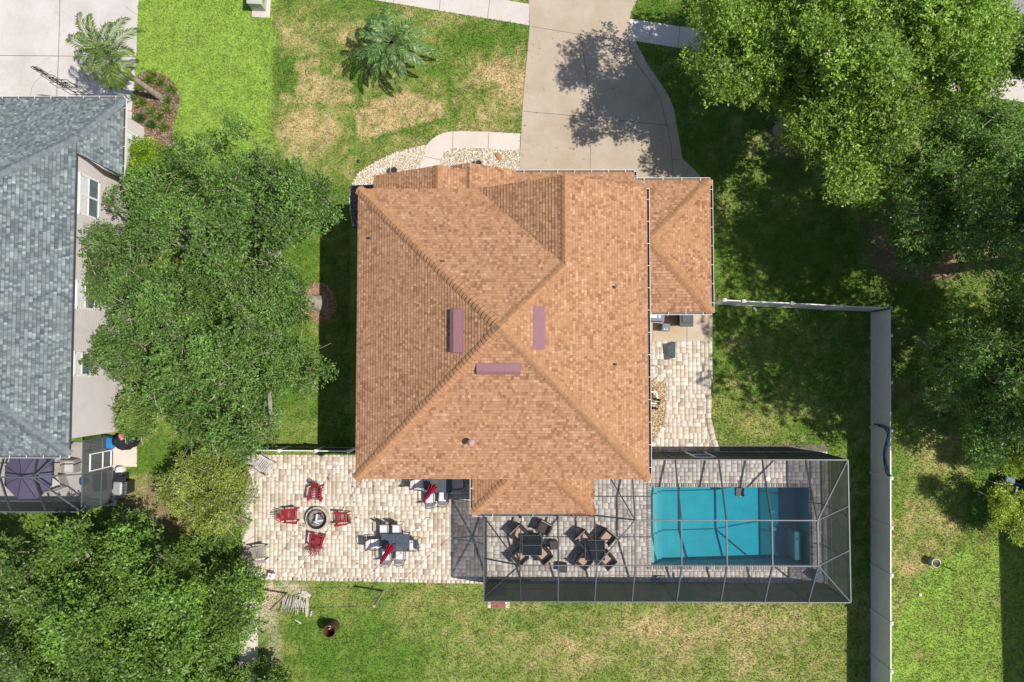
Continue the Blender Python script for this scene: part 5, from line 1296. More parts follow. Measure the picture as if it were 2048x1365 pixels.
q=P(1342,630,.3); mb=MB(); mb.box(0,0,.14,.36,.30,.26,0,None,.01)
for k in range(3): mb.box(0,-.1+k*.1,.28,.38,.08,.02)
obj1('wooden_crate',mb,mat('orange_wood',(.38,.16,.06),.7,0,.2,6),'orange brown wooden crate between the storage box and trash cart','crate',(q.x,q.y+.05,.032))
q=P(1338,702,.15); mb=MB()
mb.prism([(P(x,y,0).x-q.x,P(x,y,0).y-q.y) for x,y in ((1325.5,688),(1335,687),(1343,684),(1350,684),(1350,716),(1344,717),(1337,719),(1330,720.5),(1328,712))],.0,.05)
mb.tube([(P(x,y,0).x-q.x,P(x,y,0).y-q.y,.06) for x,y in smooth_poly([(1343,685),(1335,690),(1330,698),(1331,707),(1338,714),(1348,714)],4)],.022,6)
mb.prism([(P(x,y,0).x-q.x,P(x,y,0).y-q.y) for x,y in ((1344,687),(1337,691),(1333,698),(1334,706),(1340,712),(1348,712),(1348,687))],.05,.075)
obj1('rubber_ramp',mb,mat('dark_slate_rubber',(.045,.055,.062),.7,0,.2,5),'dark slate rubber tray with a curved rim on the side path','tray',(q.x,q.y,.036))
hp=[P(x,y,.1) for x,y in smooth_poly([(1296,742),(1302,734),(1310,732),(1318,737),(1319,747),(1314,756),(1307,761),(1300,768),(1299,778),(1305,782),(1307,776),(1301,774)],5)]
o3=hp[10]; mb=MB(); mb.tube([p-o3 for p in hp],.014,6)
obj1('garden_hose',mb,mat('brown_hose',(.23,.09,.05),.5),'thin brown garden hose curling out beside the house wall','hose',tuple(o3))
pvc=thing('pool_pipes','white plastic pool pipes with black valves on the brown gravel','pipes',(*P2(1312,800),.03))
def pp(pts,r,m_,name):
    mb=MB(); mb.tube([P(x,y,z) for x,y,z in pts],r,10); mb.build(name,m_,pvc,world=True)
pp([(1296,784,.3),(1312,784,.3),(1313,785,.32),(1314,797,.3)],.04,white,'pipe'); pp([(1296,807,.3),(1315,807,.3)],.04,white,'pipe')
for (x,y) in ((1311,798),(1318,800),(1317,807),(1306,816),(1313,817)): pp([(x-3,y,.25),(x+3,y+1,.25)],.06,black_fr,'valve'); pp([(x,y,.2),(x,y,.42)],.035,black_fr,'valve')
# pots by the porch
def pot(label, px, py, r, h, m_, name='flower_pot', plant=None):
    q=P(px,py,h); t=thing(name,label,'pot',(q.x,q.y,.02))
    mb=MB(); mb.lathe([(r*.6,0),(r*.95,h*.9),(r,h),(r*.84,h),(r*.8,h*.86)],22); mb.build('body', m_, t)
    mb=MB(); mb.cyl(0,0,h*.82,h*.86,r*.82,r*.82,20); mb.build('soil', mat('dark_soil',(.035,.025,.02),.95,0,.4,12), t); return t
taup=mat('taupe_pot',(.34,.26,.235),.6,0,.1,4)
pot('taupe flower pot left of the porch roof peak',787.5,341,.20,.42,taup); pot('taupe flower pot right of the porch, behind the path',957,327,.19,.40,taup)
q=P(998,313,.1); mb=MB(); mb.lathe([(0,.0),(.22,.01),(.24,.05),(.1,.075),(0,.08)],16); o=obj1('stepping_stone',mb,mat('terracotta',(.40,.20,.10),.85,0,.15,6),'oval terracotta stone on the right gravel bed','stone',(q.x,q.y,.04),R(-55)); o.scale=(1,.55,1)
q=P(717,323,.05); mb=MB(); mb.lathe([(0,0),(.10,.01),(.09,.07),(.03,.09),(0,.09)],9); obj1('sprinkler_head',mb,black_fr,'small dark sprinkler head in the front lawn','sprinkler',(q.x,q.y,.0))
q=P(925,334,.1)
# utility box
ub=thing('utility_box','pale green utility cabinet on a concrete pad at the top edge of the lawn','utility box',(*P2(520,25),0),R(-3))
gb=mat('pale_green_paint',(.42,.45,.36),.5,0,.08,3)
mb=MB(); mb.box(.06,.42,.03,.96,1.45,.10,0,None,.03); mb.build('pad', conc_walk, ub)
mb=MB(); mb.box(0,.47,.44,.72,.92,.76,0,None,.02); mb.build('cabinet', gb, ub); mb=MB(); mb.box(0,.47,.85,.78,.98,.07,0,None,.03); mb.build('lid', gb, ub)
mb=MB(); mb.box(.37,.5,.5,.02,.5,.02); mb.build('hinge', black_fr, ub)
# tall black trellis on the neighbour's drive
tz=4.3; bq=P(188,206,0); trl=thing('metal_trellis','tall black metal trellis of linked rectangles on the light grey driveway','trellis',(bq.x,bq.y,0))
def tpanel(x0_,x1_,z0_,z1_,dy,m2=.5):
    mb=MB()
    for a,b in (((x0_,dy,z0_),(x1_,dy,z0_)),((x0_,dy,z1_),(x1_,dy,z1_)),((x0_,dy,z0_),(x0_,dy,z1_)),((x1_,dy,z0_),(x1_,dy,z1_)),((x0_+(x1_-x0_)*.32,dy,z0_),(x0_+(x1_-x0_)*.32,dy,z1_)),((x0_+(x1_-x0_)*.7,dy,z0_),(x0_+(x1_-x0_)*.7,dy,z1_))): mb.tube([a,b],.015,6)
    cx_=(x0_+x1_)/2; cz_=(z0_+z1_)/2
    mb.tube(smooth_poly([(cx_-.2,dy,cz_-.12),(cx_,dy,cz_),(cx_+.2,dy,cz_+.12)],3),.018,6); mb.tube(smooth_poly([(cx_-.2,dy,cz_+.12),(cx_,dy,cz_),(cx_+.2,dy,cz_-.12)],3),.018,6)
    mb.build('panel', black_metal, trl)
tpanel(-.50,.50,1.05,1.75,0); tpanel(-.62,.36,1.85,2.5,.02); tpanel(-.30,.48,2.05,2.9,-.02); tpanel(-.48,.10,2.65,3.35,.02); tpanel(-.30,.0,3.5,4.25,0)
for x in (-.30,.28): mb=MB(); mb.tube([(x,0,0),(x,0,1.1)],.025,6); mb.build('leg', black_metal, trl)
mb=MB(); mb.tube([(-.16,0,1.0),(-.16,0,4.3)],.02,6); mb.build('pole', black_metal, trl)
# neighbour's patio things
q=P(48,953,2.2); um=thing('purple_umbrella','wide open purple umbrella under the neighbouring screen room','umbrella',(q.x,q.y,0))
pur=mat('purple_canvas',(.125,.10,.19),.85,0,.08,2)
mb=MB(); R8=1.22; vs=[(0,0,2.35)]
for k in range(8): a=math.pi/8+k*math.pi/4; vs.append((R8*math.cos(a),R8*math.sin(a),1.95))
for k in range(8): a=math.pi/8+k*math.pi/4; vs.append((R8*math.cos(a),R8*math.sin(a),1.83))
mb.add(vs,[(0,1+k,1+(k+1)%8) for k in range(8)]+[(1+k,9+k,9+(k+1)%8,1+(k+1)%8) for k in range(8)]); mb.build('canopy', pur, um)
mb=MB(); mb.tube([(0,0,0),(0,0,2.4)],.025,8); mb.build('pole', alu, um)
for k in range(8):
    a=math.pi/8+k*math.pi/4; mb=MB(); mb.bar((0,0,2.38),(R8*math.cos(a),R8*math.sin(a),1.97),.02,.015); mb.build('rib', black_fr, um)
def lounge(label,px,py,rz):
    q=P(px,py,.4); t=thing('cushioned_chair',label,'chair',(q.x,q.y,.02),rz,'cushioned chairs in the neighbouring screen room')
    mb=MB(); mb.box(0,0,.32,.58,.58,.10,0,None,.03); mb.build('seat_cushion', mat('white_cushion',(.70,.68,.66),.9,0,.05,4), t)
    for s in (-1,1): m_=MB(); m_.box(s*.33,0,.30,.06,.62,.58,0,None,.015); m_.build('armrest', mat('pale_wicker',(.40,.36,.32),.8,0,.2,20), t)
    m_=MB(); m_.box(0,-.32,.45,.66,.08,.75,0,None,.02); m_.build('backrest', mat('pale_wicker',(.40,.36,.32),.8,0,.2,20), t)
lounge('white cushioned chair beside the purple umbrella, upper one',139,933,R(180)); lounge('white cushioned chair beside the purple umbrella, lower one',112,966,R(20))
q=P(166,964,.3); mb=MB(); mb.lathe([(0,0),(.16,.0),(.20,.30),(.17,.32),(.14,.1),(0,.08)],18); obj1('blue_bucket',mb,blu,'round blue bucket beside the wall of the neighbouring screen room','bucket',(q.x,q.y,.02))
q=P(246,884,.6); gc=thing('covered_grill','black fabric covered grill beside the mauve wall','grill',(q.x,q.y,.03),R(-12))
blc=mat('black_cover',(.022,.024,.027),.85,0,.4,5,.2,.6)
mb=MB(); mb.lathe([(.0,.86),(.25,.85),(.40,.74),(.42,.4),(.46,.0)],26,wob=lambda a:.10*math.sin(4*a+1)+.06*math.sin(9*a)+.12*math.cos(2*a)); mb.build('cover', blc, gc, smooth=True)
q=P(243,874,.9); mb=MB(); mb.lathe([(0,.10),(.08,.09),(.15,.03),(.12,0)],12,wob=lambda a:.25*math.sin(3*a)); obj1('pink_cloth',mb,mat('pink_cloth',(.68,.22,.25),.9,0,.15,8),'small crumpled pink cloth lying on the black grill cover','cloth',(q.x,q.y,.88))
q=P(222,886,.5); mb=MB(); mb.box(0,0,.3,.34,.50,.6,R(-10),None,.04); mb.box(0,0,.62,.36,.52,.05,R(-10),None,.02); obj1('blue_tub',mb,mat('bright_blue_plastic',(.015,.20,.50),.45,0,.1,4),'bright blue tub left of the black covered grill','tub',(q.x,q.y,.03))
q=P(240,977,.9); bg=thing('gas_grill','silver lidded gas grill with black side shelves beside the screen room','grill',(q.x,q.y,.0),R(88))
stl=mat('brushed_steel',(.50,.50,.51),.35,.5,.08,4)
mb=MB(); mb.box(0,0,.42,.62,.50,.80,0,None,.02); mb.build('cabinet', black_fr, bg)
mb=MB(); mb.box(0,.08,.95,.66,.44,.22,0,None,.06); mb.build('lid', stl, bg); mb=MB(); mb.tube([(-.26,-.20,1.0),(.26,-.20,1.0)],.018,8); mb.build('handle', alu, bg)
mb=MB(); mb.box(0,-.26,.88,.64,.12,.10,0,None,.01); mb.build('control_panel', alu, bg)
for k in range(4):
    m_=MB(); m_.cyl(-.24+k*.16,-.26,.93,.96,.03,.03,10); m_.build('knob', black_fr, bg)
for s in (-1,1): m_=MB(); m_.box(s*.46,0,.86,.26,.46,.04,0,None,.01); m_.build('side_shelf', black_fr, bg)
q=P(236,955,.7); mb=MB(); mb.box(0,0,.36,.36,.34,.72,0,None,.02); mb.box(0,0,.75,.40,.38,.06,0,None,.02); obj1('black_cart',mb,black_fr,'small black cabinet directly above the silver gas grill','cabinet',(q.x,q.y,0))
q=P(235,942,.5); mb=MB(); mb.lathe([(0,.50),(.10,.50),(.13,.46),(.19,.40),(.19,.08),(.14,.0)],20); mb.tube([(-.07,0,.50),(-.07,0,.57),(.07,0,.57),(.07,0,.50)],.012,6); obj1('propane_tank',mb,white,'white round gas tank above the small black cabinet','gas tank',(q.x,q.y,0))
q=P(195,965,.4); mb=MB(); mb.box(0,0,.2,.62,.95,.4,0,None,.12); mb.box(0,0,.42,.45,.75,.06,0,None,.03); obj1('dark_ottoman',mb,mat('charcoal_fabric',(.05,.05,.052),.9,0,.2,6),'rounded charcoal ottoman inside the neighbouring screen room','ottoman',(q.x,q.y,.02))
# right lawn things
q=P(1868,1129,.45); wp=thing('garden_bucket','grey green bucket with bare dark stems on the right lawn','planter',(P2(1862,1122)[0],P2(1862,1122)[1],0))
gbk=mat('grey_green_glaze',(.24,.33,.33),.4,0,.1,4)
mb=MB(); mb.lathe([(.16,0),(.21,.40),(.225,.42),(.225,.45),(.19,.45),(.18,.38)],22); mb.build('body', gbk, wp); mb=MB(); mb.cyl(0,0,.34,.38,.18,.18,16); mb.build('soil', mat('leafy_soil',(.18,.13,.06),.95,0,.6,14), wp)
stem=mat('dark_stem',(.035,.03,.03),.7)
for (x,y,z) in ((.75,-.30,1.5),(.62,-.18,1.3),(.45,-.12,1.0),(.85,-.42,1.1)):
    mb=MB(); mb.tube(smooth_poly([(.02,0,.36),(x*.35,y*.3,z*.7),(x*.7,y*.75,z),(x*.95,y*1.1,z*.75)],4),[.011]*13,5); mb.build('stem', stem, wp)
q=P(1841,1190,.05); mb=MB(); mb.box(0,0,.03,.15,.15,.06,0,None,.01); mb.cyl(0,0,.06,.07,.04,.04,10); obj1('valve_cover',mb,mat('cream_plastic',(.62,.52,.42),.6),'small square cream cap on the lawn below the bucket','cap',(q.x,q.y,0),.1)
q=P(1665,699.7,.05); mb=MB(); mb.lathe([(0,.08),(.035,.07),(.045,.04),(.03,0)],10); obj1('orange_ball',mb,mat('orange_red',(.75,.10,.04),.5),'tiny orange ball on the fenced lawn','ball',(q.x,q.y,.03))
q=P(1510,619.5,.05); mb=MB(); mb.box(0,0,.04,.10,.26,.08,0,None,.01); mb.box(0,.08,.09,.06,.05,.02); obj1('paving_brick',mb,mat('pale_brick',(.55,.52,.48),.8,0,.1,8),'single pale brick on the grass just inside the upper fence','brick',(q.x,q.y,.0),R(35))
# vehicle at right edge
q=P(2040,985,1.0); cr=thing('small_tractor','dark and blue ride-on mower between the yellow green bushes at right','tractor',(q.x+.15,q.y,0),R(-12))
cyan=mat('sky_blue_paint',(.05,.25,.48),.3,0,.1,3); 
mb=MB(); mb.box(0,0,.45,1.5,.8,.30,0,None,.06); mb.build('body', black_fr, cr)
mb=MB(); mb.box(.45,.0,.72,.55,.70,.35,0,None,.10); mb.build('hood', cyan, cr); mb=MB(); mb.box(-.45,.45,.62,.5,.34,.12,0,None,.04); mb.build('fender', mat('grey_blue_paint',(.07,.12,.16),.6), cr)
mb=MB(); mb.box(-.25,0,.72,.42,.46,.10,0,None,.04); mb.box(-.46,0,.92,.08,.46,.36,0,None,.03); mb.build('seat', black_fr, cr)
for sx in (-.5,.5):
    for sy in (-1,1):
        mb=MB(); mb.tube([(sx,sy*.38,.25),(sx,sy*.52,.25)],.25,18); mb.build('wheel', black_fr, cr)
mb=MB(); mb.tube([(.15,0,.75),(.05,0,1.0)],.02,6); mb.lathe([(.15,1.0),(.165,1.015),(.15,1.03),(.135,1.015),(.15,1.0)],16,c=(.05,0,0)); mb.build('steering_wheel', black_fr, cr)
mb=MB(); a=P(1988,966,.8); b=P(2012,970,.8); c_=(a+b)/2; mb.tube([a-c_,b-c_],.02,8); mb.cyl(0,0,-.8,-.02,.012,.012,6); obj1('white_marker',mb,white,'thin white bar on a stake left of the ride-on mower','marker',tuple(c_))
# ------------------------------------------------------------------ trees
def leafmesh(name, base, dirs, nrm, ln, wd, colr, m, parent):
    """one folded leaf (4 verts, 1 quad) per row"""
    n = len(base)
    side = np.cross(dirs, nrm); side /= (np.linalg.norm(side,axis=1,keepdims=True)+1e-9)
    tip = base+dirs*ln[:,None]; mid = base+dirs*(ln*.5)[:,None]
    l = mid+side*(wd*.5)[:,None]+nrm*(wd*.12)[:,None]; r = mid-side*(wd*.5)[:,None]+nrm*(wd*.12)[:,None]
    v = np.stack([base,r,tip,l],1).reshape(-1,3)
    o = arr_mesh(name, v, np.arange(4*n).reshape(-1,4), m, parent, np.repeat(colr,4,0)); return o
def unit(v): return v/(np.linalg.norm(v,axis=-1,keepdims=True)+1e-9)
def foliage(parent, cen, rad, spr, lps, ln, cols, seed, m=None, up=.55, flat=.6, name='crown', droop=0, tuft=.30):
    """cen (K,3) clump centres, each with sprays of leaves along short twigs"""
    r = np.random.default_rng(seed); K = len(cen); rad = np.asarray(rad)+np.zeros(K)
    ns = np.maximum(1,(spr*(rad/rad.mean())**2).astype(int)); idx = np.repeat(np.arange(K),ns); S_ = len(idx)
    d = unit(r.normal(size=(S_,3))); d[:,2] = np.where(r.random(S_)<.88, np.abs(d[:,2]), d[:,2])
    q = d*(r.random(S_)**.45)[:,None]*rad[idx][:,None]*np.array([1,1,flat])
    p = cen[idx]+q
    td = unit(unit(q*np.array([1,1,.8]))+r.normal(0,.55,(S_,3))+np.array([0,0,up-.25-droop]))
    tl = tuft*r.uniform(.5,1.3,S_)
    tc = r.uniform(.78,1.22,S_)*r.uniform(.72,1.28,K)[idx]; hue = np.clip(r.random(S_)*.6+(r.random(K)*.4)[idx],0,1)
    li = np.repeat(np.arange(S_),lps); M_ = len(li)
    s = r.random(M_)
    b = p[li]+td[li]*(tl[li]*s)[:,None]+r.normal(0,ln*.30,(M_,3))
    dr = unit(td[li]*.7+r.normal(0,.75,(M_,3))+np.array([0,0,-droop]))
    nr = unit(r.normal(0,.55,(M_,3))+np.array([.12,0,.9]))
    nr = unit(nr-dr*np.sum(nr*dr,1,keepdims=True))
    L_ = ln*r.uniform(.6,1.25,M_)
    cols = np.array(cols); h = np.clip(hue[li]*.7+r.random(M_)*.3,0,.999)*(len(cols)-1); k = h.astype(int); f = (h-k)[:,None]
    c = (cols[k]*(1-f)+cols[np.minimum(k+1,len(cols)-1)]*f)*(tc[li]*r.uniform(.8,1.2,M_))[:,None]
    return leafmesh(name, b, dr, nr, L_, L_*r.uniform(.42,.62,M_), c, m or leaf_m, parent), p
def tree(name, label, cat, outline, base, zc, ztop, K, rad, spr, lps, ln, cols, seed, trunk_r=.2, group=None, up=.55, droop=0, twig=True, edge=.35, fork=.35, tuft=.3, holes=(), barkm=None, twn=2, extra=()):
    r = np.random.default_rng(seed)
    bpt = P(base[0],base[1],0); t = thing(name,label,cat,(bpt.x,bpt.y,0),0,group)
    ol = np.array(outline,float); mn = ol.min(0); mx_ = ol.max(0)
    pts = []
    while len(pts) < K:
        c = r.uniform(mn,mx_,(K*4,2)); c = c[pin(c,outline)]
        for h in holes: c = c[~pin(c,h)]
        for q in c:
            if len(pts) >= K: break
            if all((q[0]-o[0])**2+(q[1]-o[1])**2 > (rad*39*.5)**2 for o in pts[-200:]) or r.random()<.15: pts.append(q)
    pts = np.array(pts)
    ce = ol.mean(0); 
    # distance to outline -> height of the dome
    def dist(p):
        dm = np.full(len(p),1e9)
        for i in range(len(ol)):
            a=ol[i]; b=ol[(i+1)%len(ol)]; ab=b-a; tt=np.clip(((p-a)@ab)/(ab@ab+1e-9),0,1)[:,None]; dm=np.minimum(dm,np.linalg.norm(p-(a+ab*tt),axis=1))
        return dm/39
    d = dist(pts); dn = np.clip(d/(max(d.max(),.1)),0,1)
    z = zc+(ztop-zc)*np.sqrt(dn)*r.uniform(.45,1.0,K)+(vn.fbm(pts[:,0],pts[:,1],.016,2)-.5)*4.2*min(1,ztop/5)
    low_ = r.random(K) < .22
    z = np.where(low_, z-r.uniform(.18,.36,K)*ztop, z+r.normal(0,.06*ztop,K)*.6)
    z = np.maximum(z, rad*.4)
    if extra: ex3=np.array(extra,float); pts=np.concatenate([pts,ex3[:,:2]]); z=np.concatenate([z,ex3[:,2]]); d=np.concatenate([d,np.full(len(ex3),3.)]); K=len(pts)
    cen = NP(pts[:,0],pts[:,1],z)
    rr = rad*r.uniform(.65,1.25,K)*np.where(d<edge*1.5,.7,1)
    cr,sp = foliage(t, cen, rr, spr, lps, ln, cols, seed+1, up=up, droop=droop, tuft=tuft)
    # trunk, limbs and twigs
    mb = MB(); top = Vector(cen.mean(0)); top.z = max(zc*fork*2.0,.5); bz = Vector((bpt.x,bpt.y,0))
    top.x = bz.x+(top.x-bz.x)*.38; top.y = bz.y+(top.y-bz.y)*.38
    mb.tube([bz-Vector((0,0,.1)),bz+(top-bz)*.12+Vector((0,0,.05)),bz+(top-bz)*.5+Vector((.05,.03,.1)),top],[trunk_r*1.45,trunk_r*1.1,trunk_r,trunk_r*.8],10)
    nm = max(4,min(10,K//12)); mains = cen[r.choice(K,nm,replace=False)]
    nodes = []
    for q in mains:
        q = Vector(q)-Vector((0,0,rad*.4)); mid = top+(q-top)*.5+Vector((r.normal()*.2,r.normal()*.2,.15))
        pl = smooth_poly([tuple(top),tuple(mid),tuple(q)],3); mb.tube(pl,[trunk_r*.6*(1-.8*i/len(pl)) for i in range(len(pl))],6)
        nodes += [Vector(x) for x in pl[2:]]
    na = [np.array(x) for x in nodes]; todo = [np.array(q) for q in cen]; dist2 = [min((float(((a-q)**2).sum()),k) for k,a in enumerate(na)) for q in todo]
    for _ in range(len(todo)):
        i = min(range(len(todo)),key=lambda k:dist2[k][0]); q = todo.pop(i); dd_,k = dist2.pop(i); nn = Vector(na[k]); qv = Vector(q); mid=(nn+qv)/2+Vector((r.normal()*.10,r.normal()*.10,-.05))
        mb.tube([nn,mid,qv],[.038,.028,.018],4,False); na.append(q)
        for j,t_ in enumerate(todo):
            e_ = float(((t_-q)**2).sum())
            if e_ < dist2[j][0]: dist2[j] = (e_,len(na)-1)
    if twig:
        for i in range(int(K*twn)):
            s_ = Vector(sp[r.integers(len(sp))]); a = Vector(cen[r.integers(K)]) if False else s_-Vector((r.normal()*.3,r.normal()*.3,abs(r.normal())*.2))
            k_ = s_+(s_-a)*.4+Vector((r.normal()*.08,r.normal()*.08,.05)); mb.tube([a,s_,k_],[.018,.013,.005],3,False)
    mb.build('trunk', barkm or bark, t, world=True)
    return t
DK = [(.066,.128,.024),(.110,.202,.038),(.160,.282,.056),(.245,.39,.10)]
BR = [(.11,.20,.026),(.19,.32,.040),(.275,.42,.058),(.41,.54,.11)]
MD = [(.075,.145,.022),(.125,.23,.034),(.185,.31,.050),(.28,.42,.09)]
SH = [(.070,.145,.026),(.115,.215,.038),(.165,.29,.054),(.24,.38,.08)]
YG = [(.18,.26,.03),(.30,.40,.04),(.42,.52,.06),(.55,.62,.10)]
OL = [(.15,.20,.03),(.23,.30,.045),(.32,.40,.065),(.42,.49,.13)]
# big oak between the houses
tree('oak_tree','broad dark green oak filling the gap between the two houses','tree',
  [(205,330),(250,352),(300,340),(345,300),(375,262),(410,285),(450,270),(470,235),(500,270),(530,285),(545,300),(600,325),(648,358),(684,380),(706,410),(700,435),(680,452),(640,455),(600,470),(560,505),(590,545),(602,580),(606,585),(606,625),(570,655),(560,690),(600,700),(640,715),(664,742),(655,765),(622,790),(590,785),(560,800),(548,845),(545,900),(500,915),(430,905),(370,880),(335,820),(290,800),(250,770),(205,745),(180,720),(190,690),(155,672),(160,640),(195,610),(160,580),(145,545),(165,500),(155,470),(205,445),(215,400),(195,365)],
  (642,607),3.2,6.8,300,.60,66,8,.12,DK,21,.34,up=.5,fork=.32,twn=3.5,extra=[(592,588,3.0),(577,612,3.3),(590,628,3.0),(560,600,3.6),(545,582,3.8),(560,640,3.5),(600,606,2.7),(530,610,4.0),(515,590,4.2),(585,600,3.1),(548,620,3.9),(572,590,3.4),(603,592,2.6),(598,620,2.8),(520,630,4.2)],tuft=.28)
tree('small_tree','low yellow green tree with bare twigs beside the patio corner','tree',
  [(335,935),(370,905),(420,895),(470,915),(495,945),(510,985),(500,1020),(488,1050),(455,1068),(410,1062),(360,1045),(330,1015),(322,970)],
  (420,985),1.3,2.9,95,.42,46,8,.085,OL,31,.07,twn=5,tuft=.24)
tree('green_shrub','dense dark green shrub along the cream strip at the left of the patio','shrub',
  [(400,1062),(440,1060),(478,1045),(480,1100),(479,1135),(455,1150),(420,1140),(385,1110)],(440,1100),.4,1.6,60,.36,44,8,.10,MD,33,.05)
tree('shade_tree','large bright green tree filling the lower left corner','tree',
  [(60,1300),(40,1200),(75,1130),(120,1060),(165,1045),(190,1075),(185,1110),(220,1060),(245,1030),(300,1040),(322,1065),(300,1090),(330,1100),(355,1085),(385,1100),(405,1150),(440,1120),(470,1125),(480,1140),(530,1138),(522,1170),(510,1200),(520,1240),(525,1270),(500,1285),(470,1290),(440,1300),(430,1330),(420,1420),(60,1420)],
  (330,1270),2.6,6.4,240,.62,52,8,.15,MD,41,.22,tuft=.34)
tree('shade_tree','mid green tree touching the left edge of the frame, below the neighbouring screen room','tree',
  [(-120,1120),(-60,1080),(0,1075),(50,1090),(90,1130),(80,1200),(90,1290),(60,1420),(-120,1420)],(0,1260),2.2,5.2,90,.6,52,8,.13,[(.10,.17,.035),(.15,.25,.05),(.22,.33,.08)],43,.18)
tree('green_shrub','dark green shrub at the bottom edge beside the cream path','shrub',
  [(425,1330),(470,1335),(520,1325),(560,1345),(590,1380),(600,1430),(400,1430)],(500,1390),.8,2.4,46,.42,46,8,.13,MD,45,.06)
tree('green_shrub','bright lime shrub against the wall of the grey roofed house, near its downspout','shrub',
  [(247,300),(262,284),(290,280),(320,292),(345,312),(340,345),(320,360),(280,372),(250,362),(243,330)],(300,330),.7,1.9,48,.36,52,9,.10,[(.13,.24,.012),(.20,.34,.018),(.30,.44,.03)],47,.05)
tree('green_shrub','green shrub with pink blooms by the mauve wall, above the covered grill','shrub',
  [(248,800),(275,790),(300,805),(305,850),(290,868),(262,870),(247,850)],(285,835),1.0,2.1,40,.34,50,9,.10,[(.10,.20,.03),(.16,.28,.05),(.24,.34,.08),(.40,.45,.16)],49,.04)
# right side
tree('oak_tree','large bright yellow green oak overhanging the driveway at the top right','tree',
  [(1385,-60),(1395,0),(1400,45),(1420,70),(1395,90),(1372,118),(1390,145),(1415,160),(1430,195),(1470,205),(1500,190),(1530,205),(1560,215),(1570,260),(1565,285),(1590,300),(1620,290),(1640,330),(1665,345),(1660,385),(1690,400),(1730,395),(1760,365),(1800,350),(1820,310),(1810,270),(1830,225),(1880,210),(1905,190),(1960,205),(2000,170),(2000,90),(2010,50),(2000,0),(2010,-60)],
  (1560,262),5.8,8.6,350,.68,74,8,.14,BR,51,.30,tuft=.36,fork=.3,holes=[[(1880,160),(1910,158),(1915,185),(1885,190)]])
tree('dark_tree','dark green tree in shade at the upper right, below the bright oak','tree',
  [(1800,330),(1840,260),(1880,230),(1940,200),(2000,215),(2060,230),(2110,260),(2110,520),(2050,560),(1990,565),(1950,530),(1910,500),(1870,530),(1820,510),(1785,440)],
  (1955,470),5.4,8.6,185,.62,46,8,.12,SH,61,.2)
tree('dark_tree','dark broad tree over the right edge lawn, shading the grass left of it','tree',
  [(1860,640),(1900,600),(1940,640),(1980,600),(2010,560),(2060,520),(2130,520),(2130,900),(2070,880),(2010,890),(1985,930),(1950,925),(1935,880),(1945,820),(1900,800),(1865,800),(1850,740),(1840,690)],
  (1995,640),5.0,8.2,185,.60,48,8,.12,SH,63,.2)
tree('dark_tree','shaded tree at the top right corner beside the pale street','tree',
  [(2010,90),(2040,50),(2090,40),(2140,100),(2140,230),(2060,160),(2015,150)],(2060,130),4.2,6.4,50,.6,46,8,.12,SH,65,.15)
tree('oak_tree','tall oak standing just past the right edge, shading the fenced lawn','tree',
  [(2125,300),(2600,280),(2720,600),(2640,860),(2520,1005),(2400,1000),(2240,900),(2165,800),(2125,660),(2120,480)],(2085,520),11.0,13.2,120,1.0,44,8,.20,MD,67,.28,twig=False)
tree('yellow_shrub','yellow green bush above the ride-on mower at the right edge','shrub',
  [(2003,900),(2015,888),(2050,885),(2060,930),(2045,945),(2020,945),(2004,925)],(2030,925),1.9,2.7,34,.34,46,9,.095,YG,71,.05)
tree('yellow_shrub','yellow green bush below the ride-on mower at the right edge','shrub',
  [(1985,985),(2005,980),(2030,1000),(2062,1000),(2062,1070),(2040,1075),(2010,1050),(1990,1025),(1980,1000)],(2030,1030),1.7,2.6,50,.36,46,9,.095,YG,73,.05)
# ------------------------------------------------------------------ palms
def frond(parent, root, ang, elev, Ln, droop, lf, cols, n=34, seed=0, lw=.015, m=None):
    r = np.random.default_rng(seed); pts=[]; 
    h = np.array([math.cos(ang),math.sin(ang),0]); p = np.array(root,float); e = elev
    N_=14
    for i in range(N_+1):
        pts.append(p.copy()); dd = h*math.cos(e)+np.array([0,0,math.sin(e)]); p = p+dd*Ln/N_; e -= droop/N_*(1+.8*i/N_)
    pts=np.array(pts)
    V=[];Fc=[];C=[]
    sd=np.array([-math.sin(ang),math.cos(ang),0])
    for i in range(n):
        s=.12+.88*i/n; k=s*N_; a=int(min(k,N_-1)); f=k-a; q=pts[a]*(1-f)+pts[a+1]*f; t_=unit(pts[a+1]-pts[a])
        up_=np.cross(t_,sd); up_=up_/np.linalg.norm(up_); 
        if up_[2]<0: up_=-up_
        for sgn in (-1,1):
            l=lf*(1.05*math.sin(math.pi*min(1,(.18+.80*s)))**.6)*r.uniform(.8,1.15)
            d=unit(sgn*sd*math.cos(.75*s+.1)*1.0+t_*(.55+.6*s)+up_*r.normal(.18,.16))
            w_=unit(np.cross(d,up_))*lw
            b=len(V); mid=q+d*l*.55; tip=q+d*l-np.array([0,0,l*(.18+.25*r.random())])
            V+=[q-w_*.5,mid-w_,tip,mid+w_]; Fc.append((b,b+1,b+2,b+3))
            c=np.array(cols[r.integers(len(cols))])*r.uniform(.8,1.25); C+=[c]*4
    # rachis
    for i in range(N_):
        a,b_=pts[i],pts[i+1]; w_=sd*(.022*(1-i/N_)+.006); k=len(V)
        V+=[a-w_,b_-w_,b_+w_,a+w_]; Fc.append((k,k+1,k+2,k+3)); C+=[np.array((.16,.22,.08))]*4
    return arr_mesh('frond',np.array(V),np.array(Fc),m or leaf_m,parent,np.array(C),world=True)
q=P(781,84,1.9); dp=thing('date_palm','grey green date palm with arching fronds in the middle of the front lawn','palm',(q.x,q.y,0))
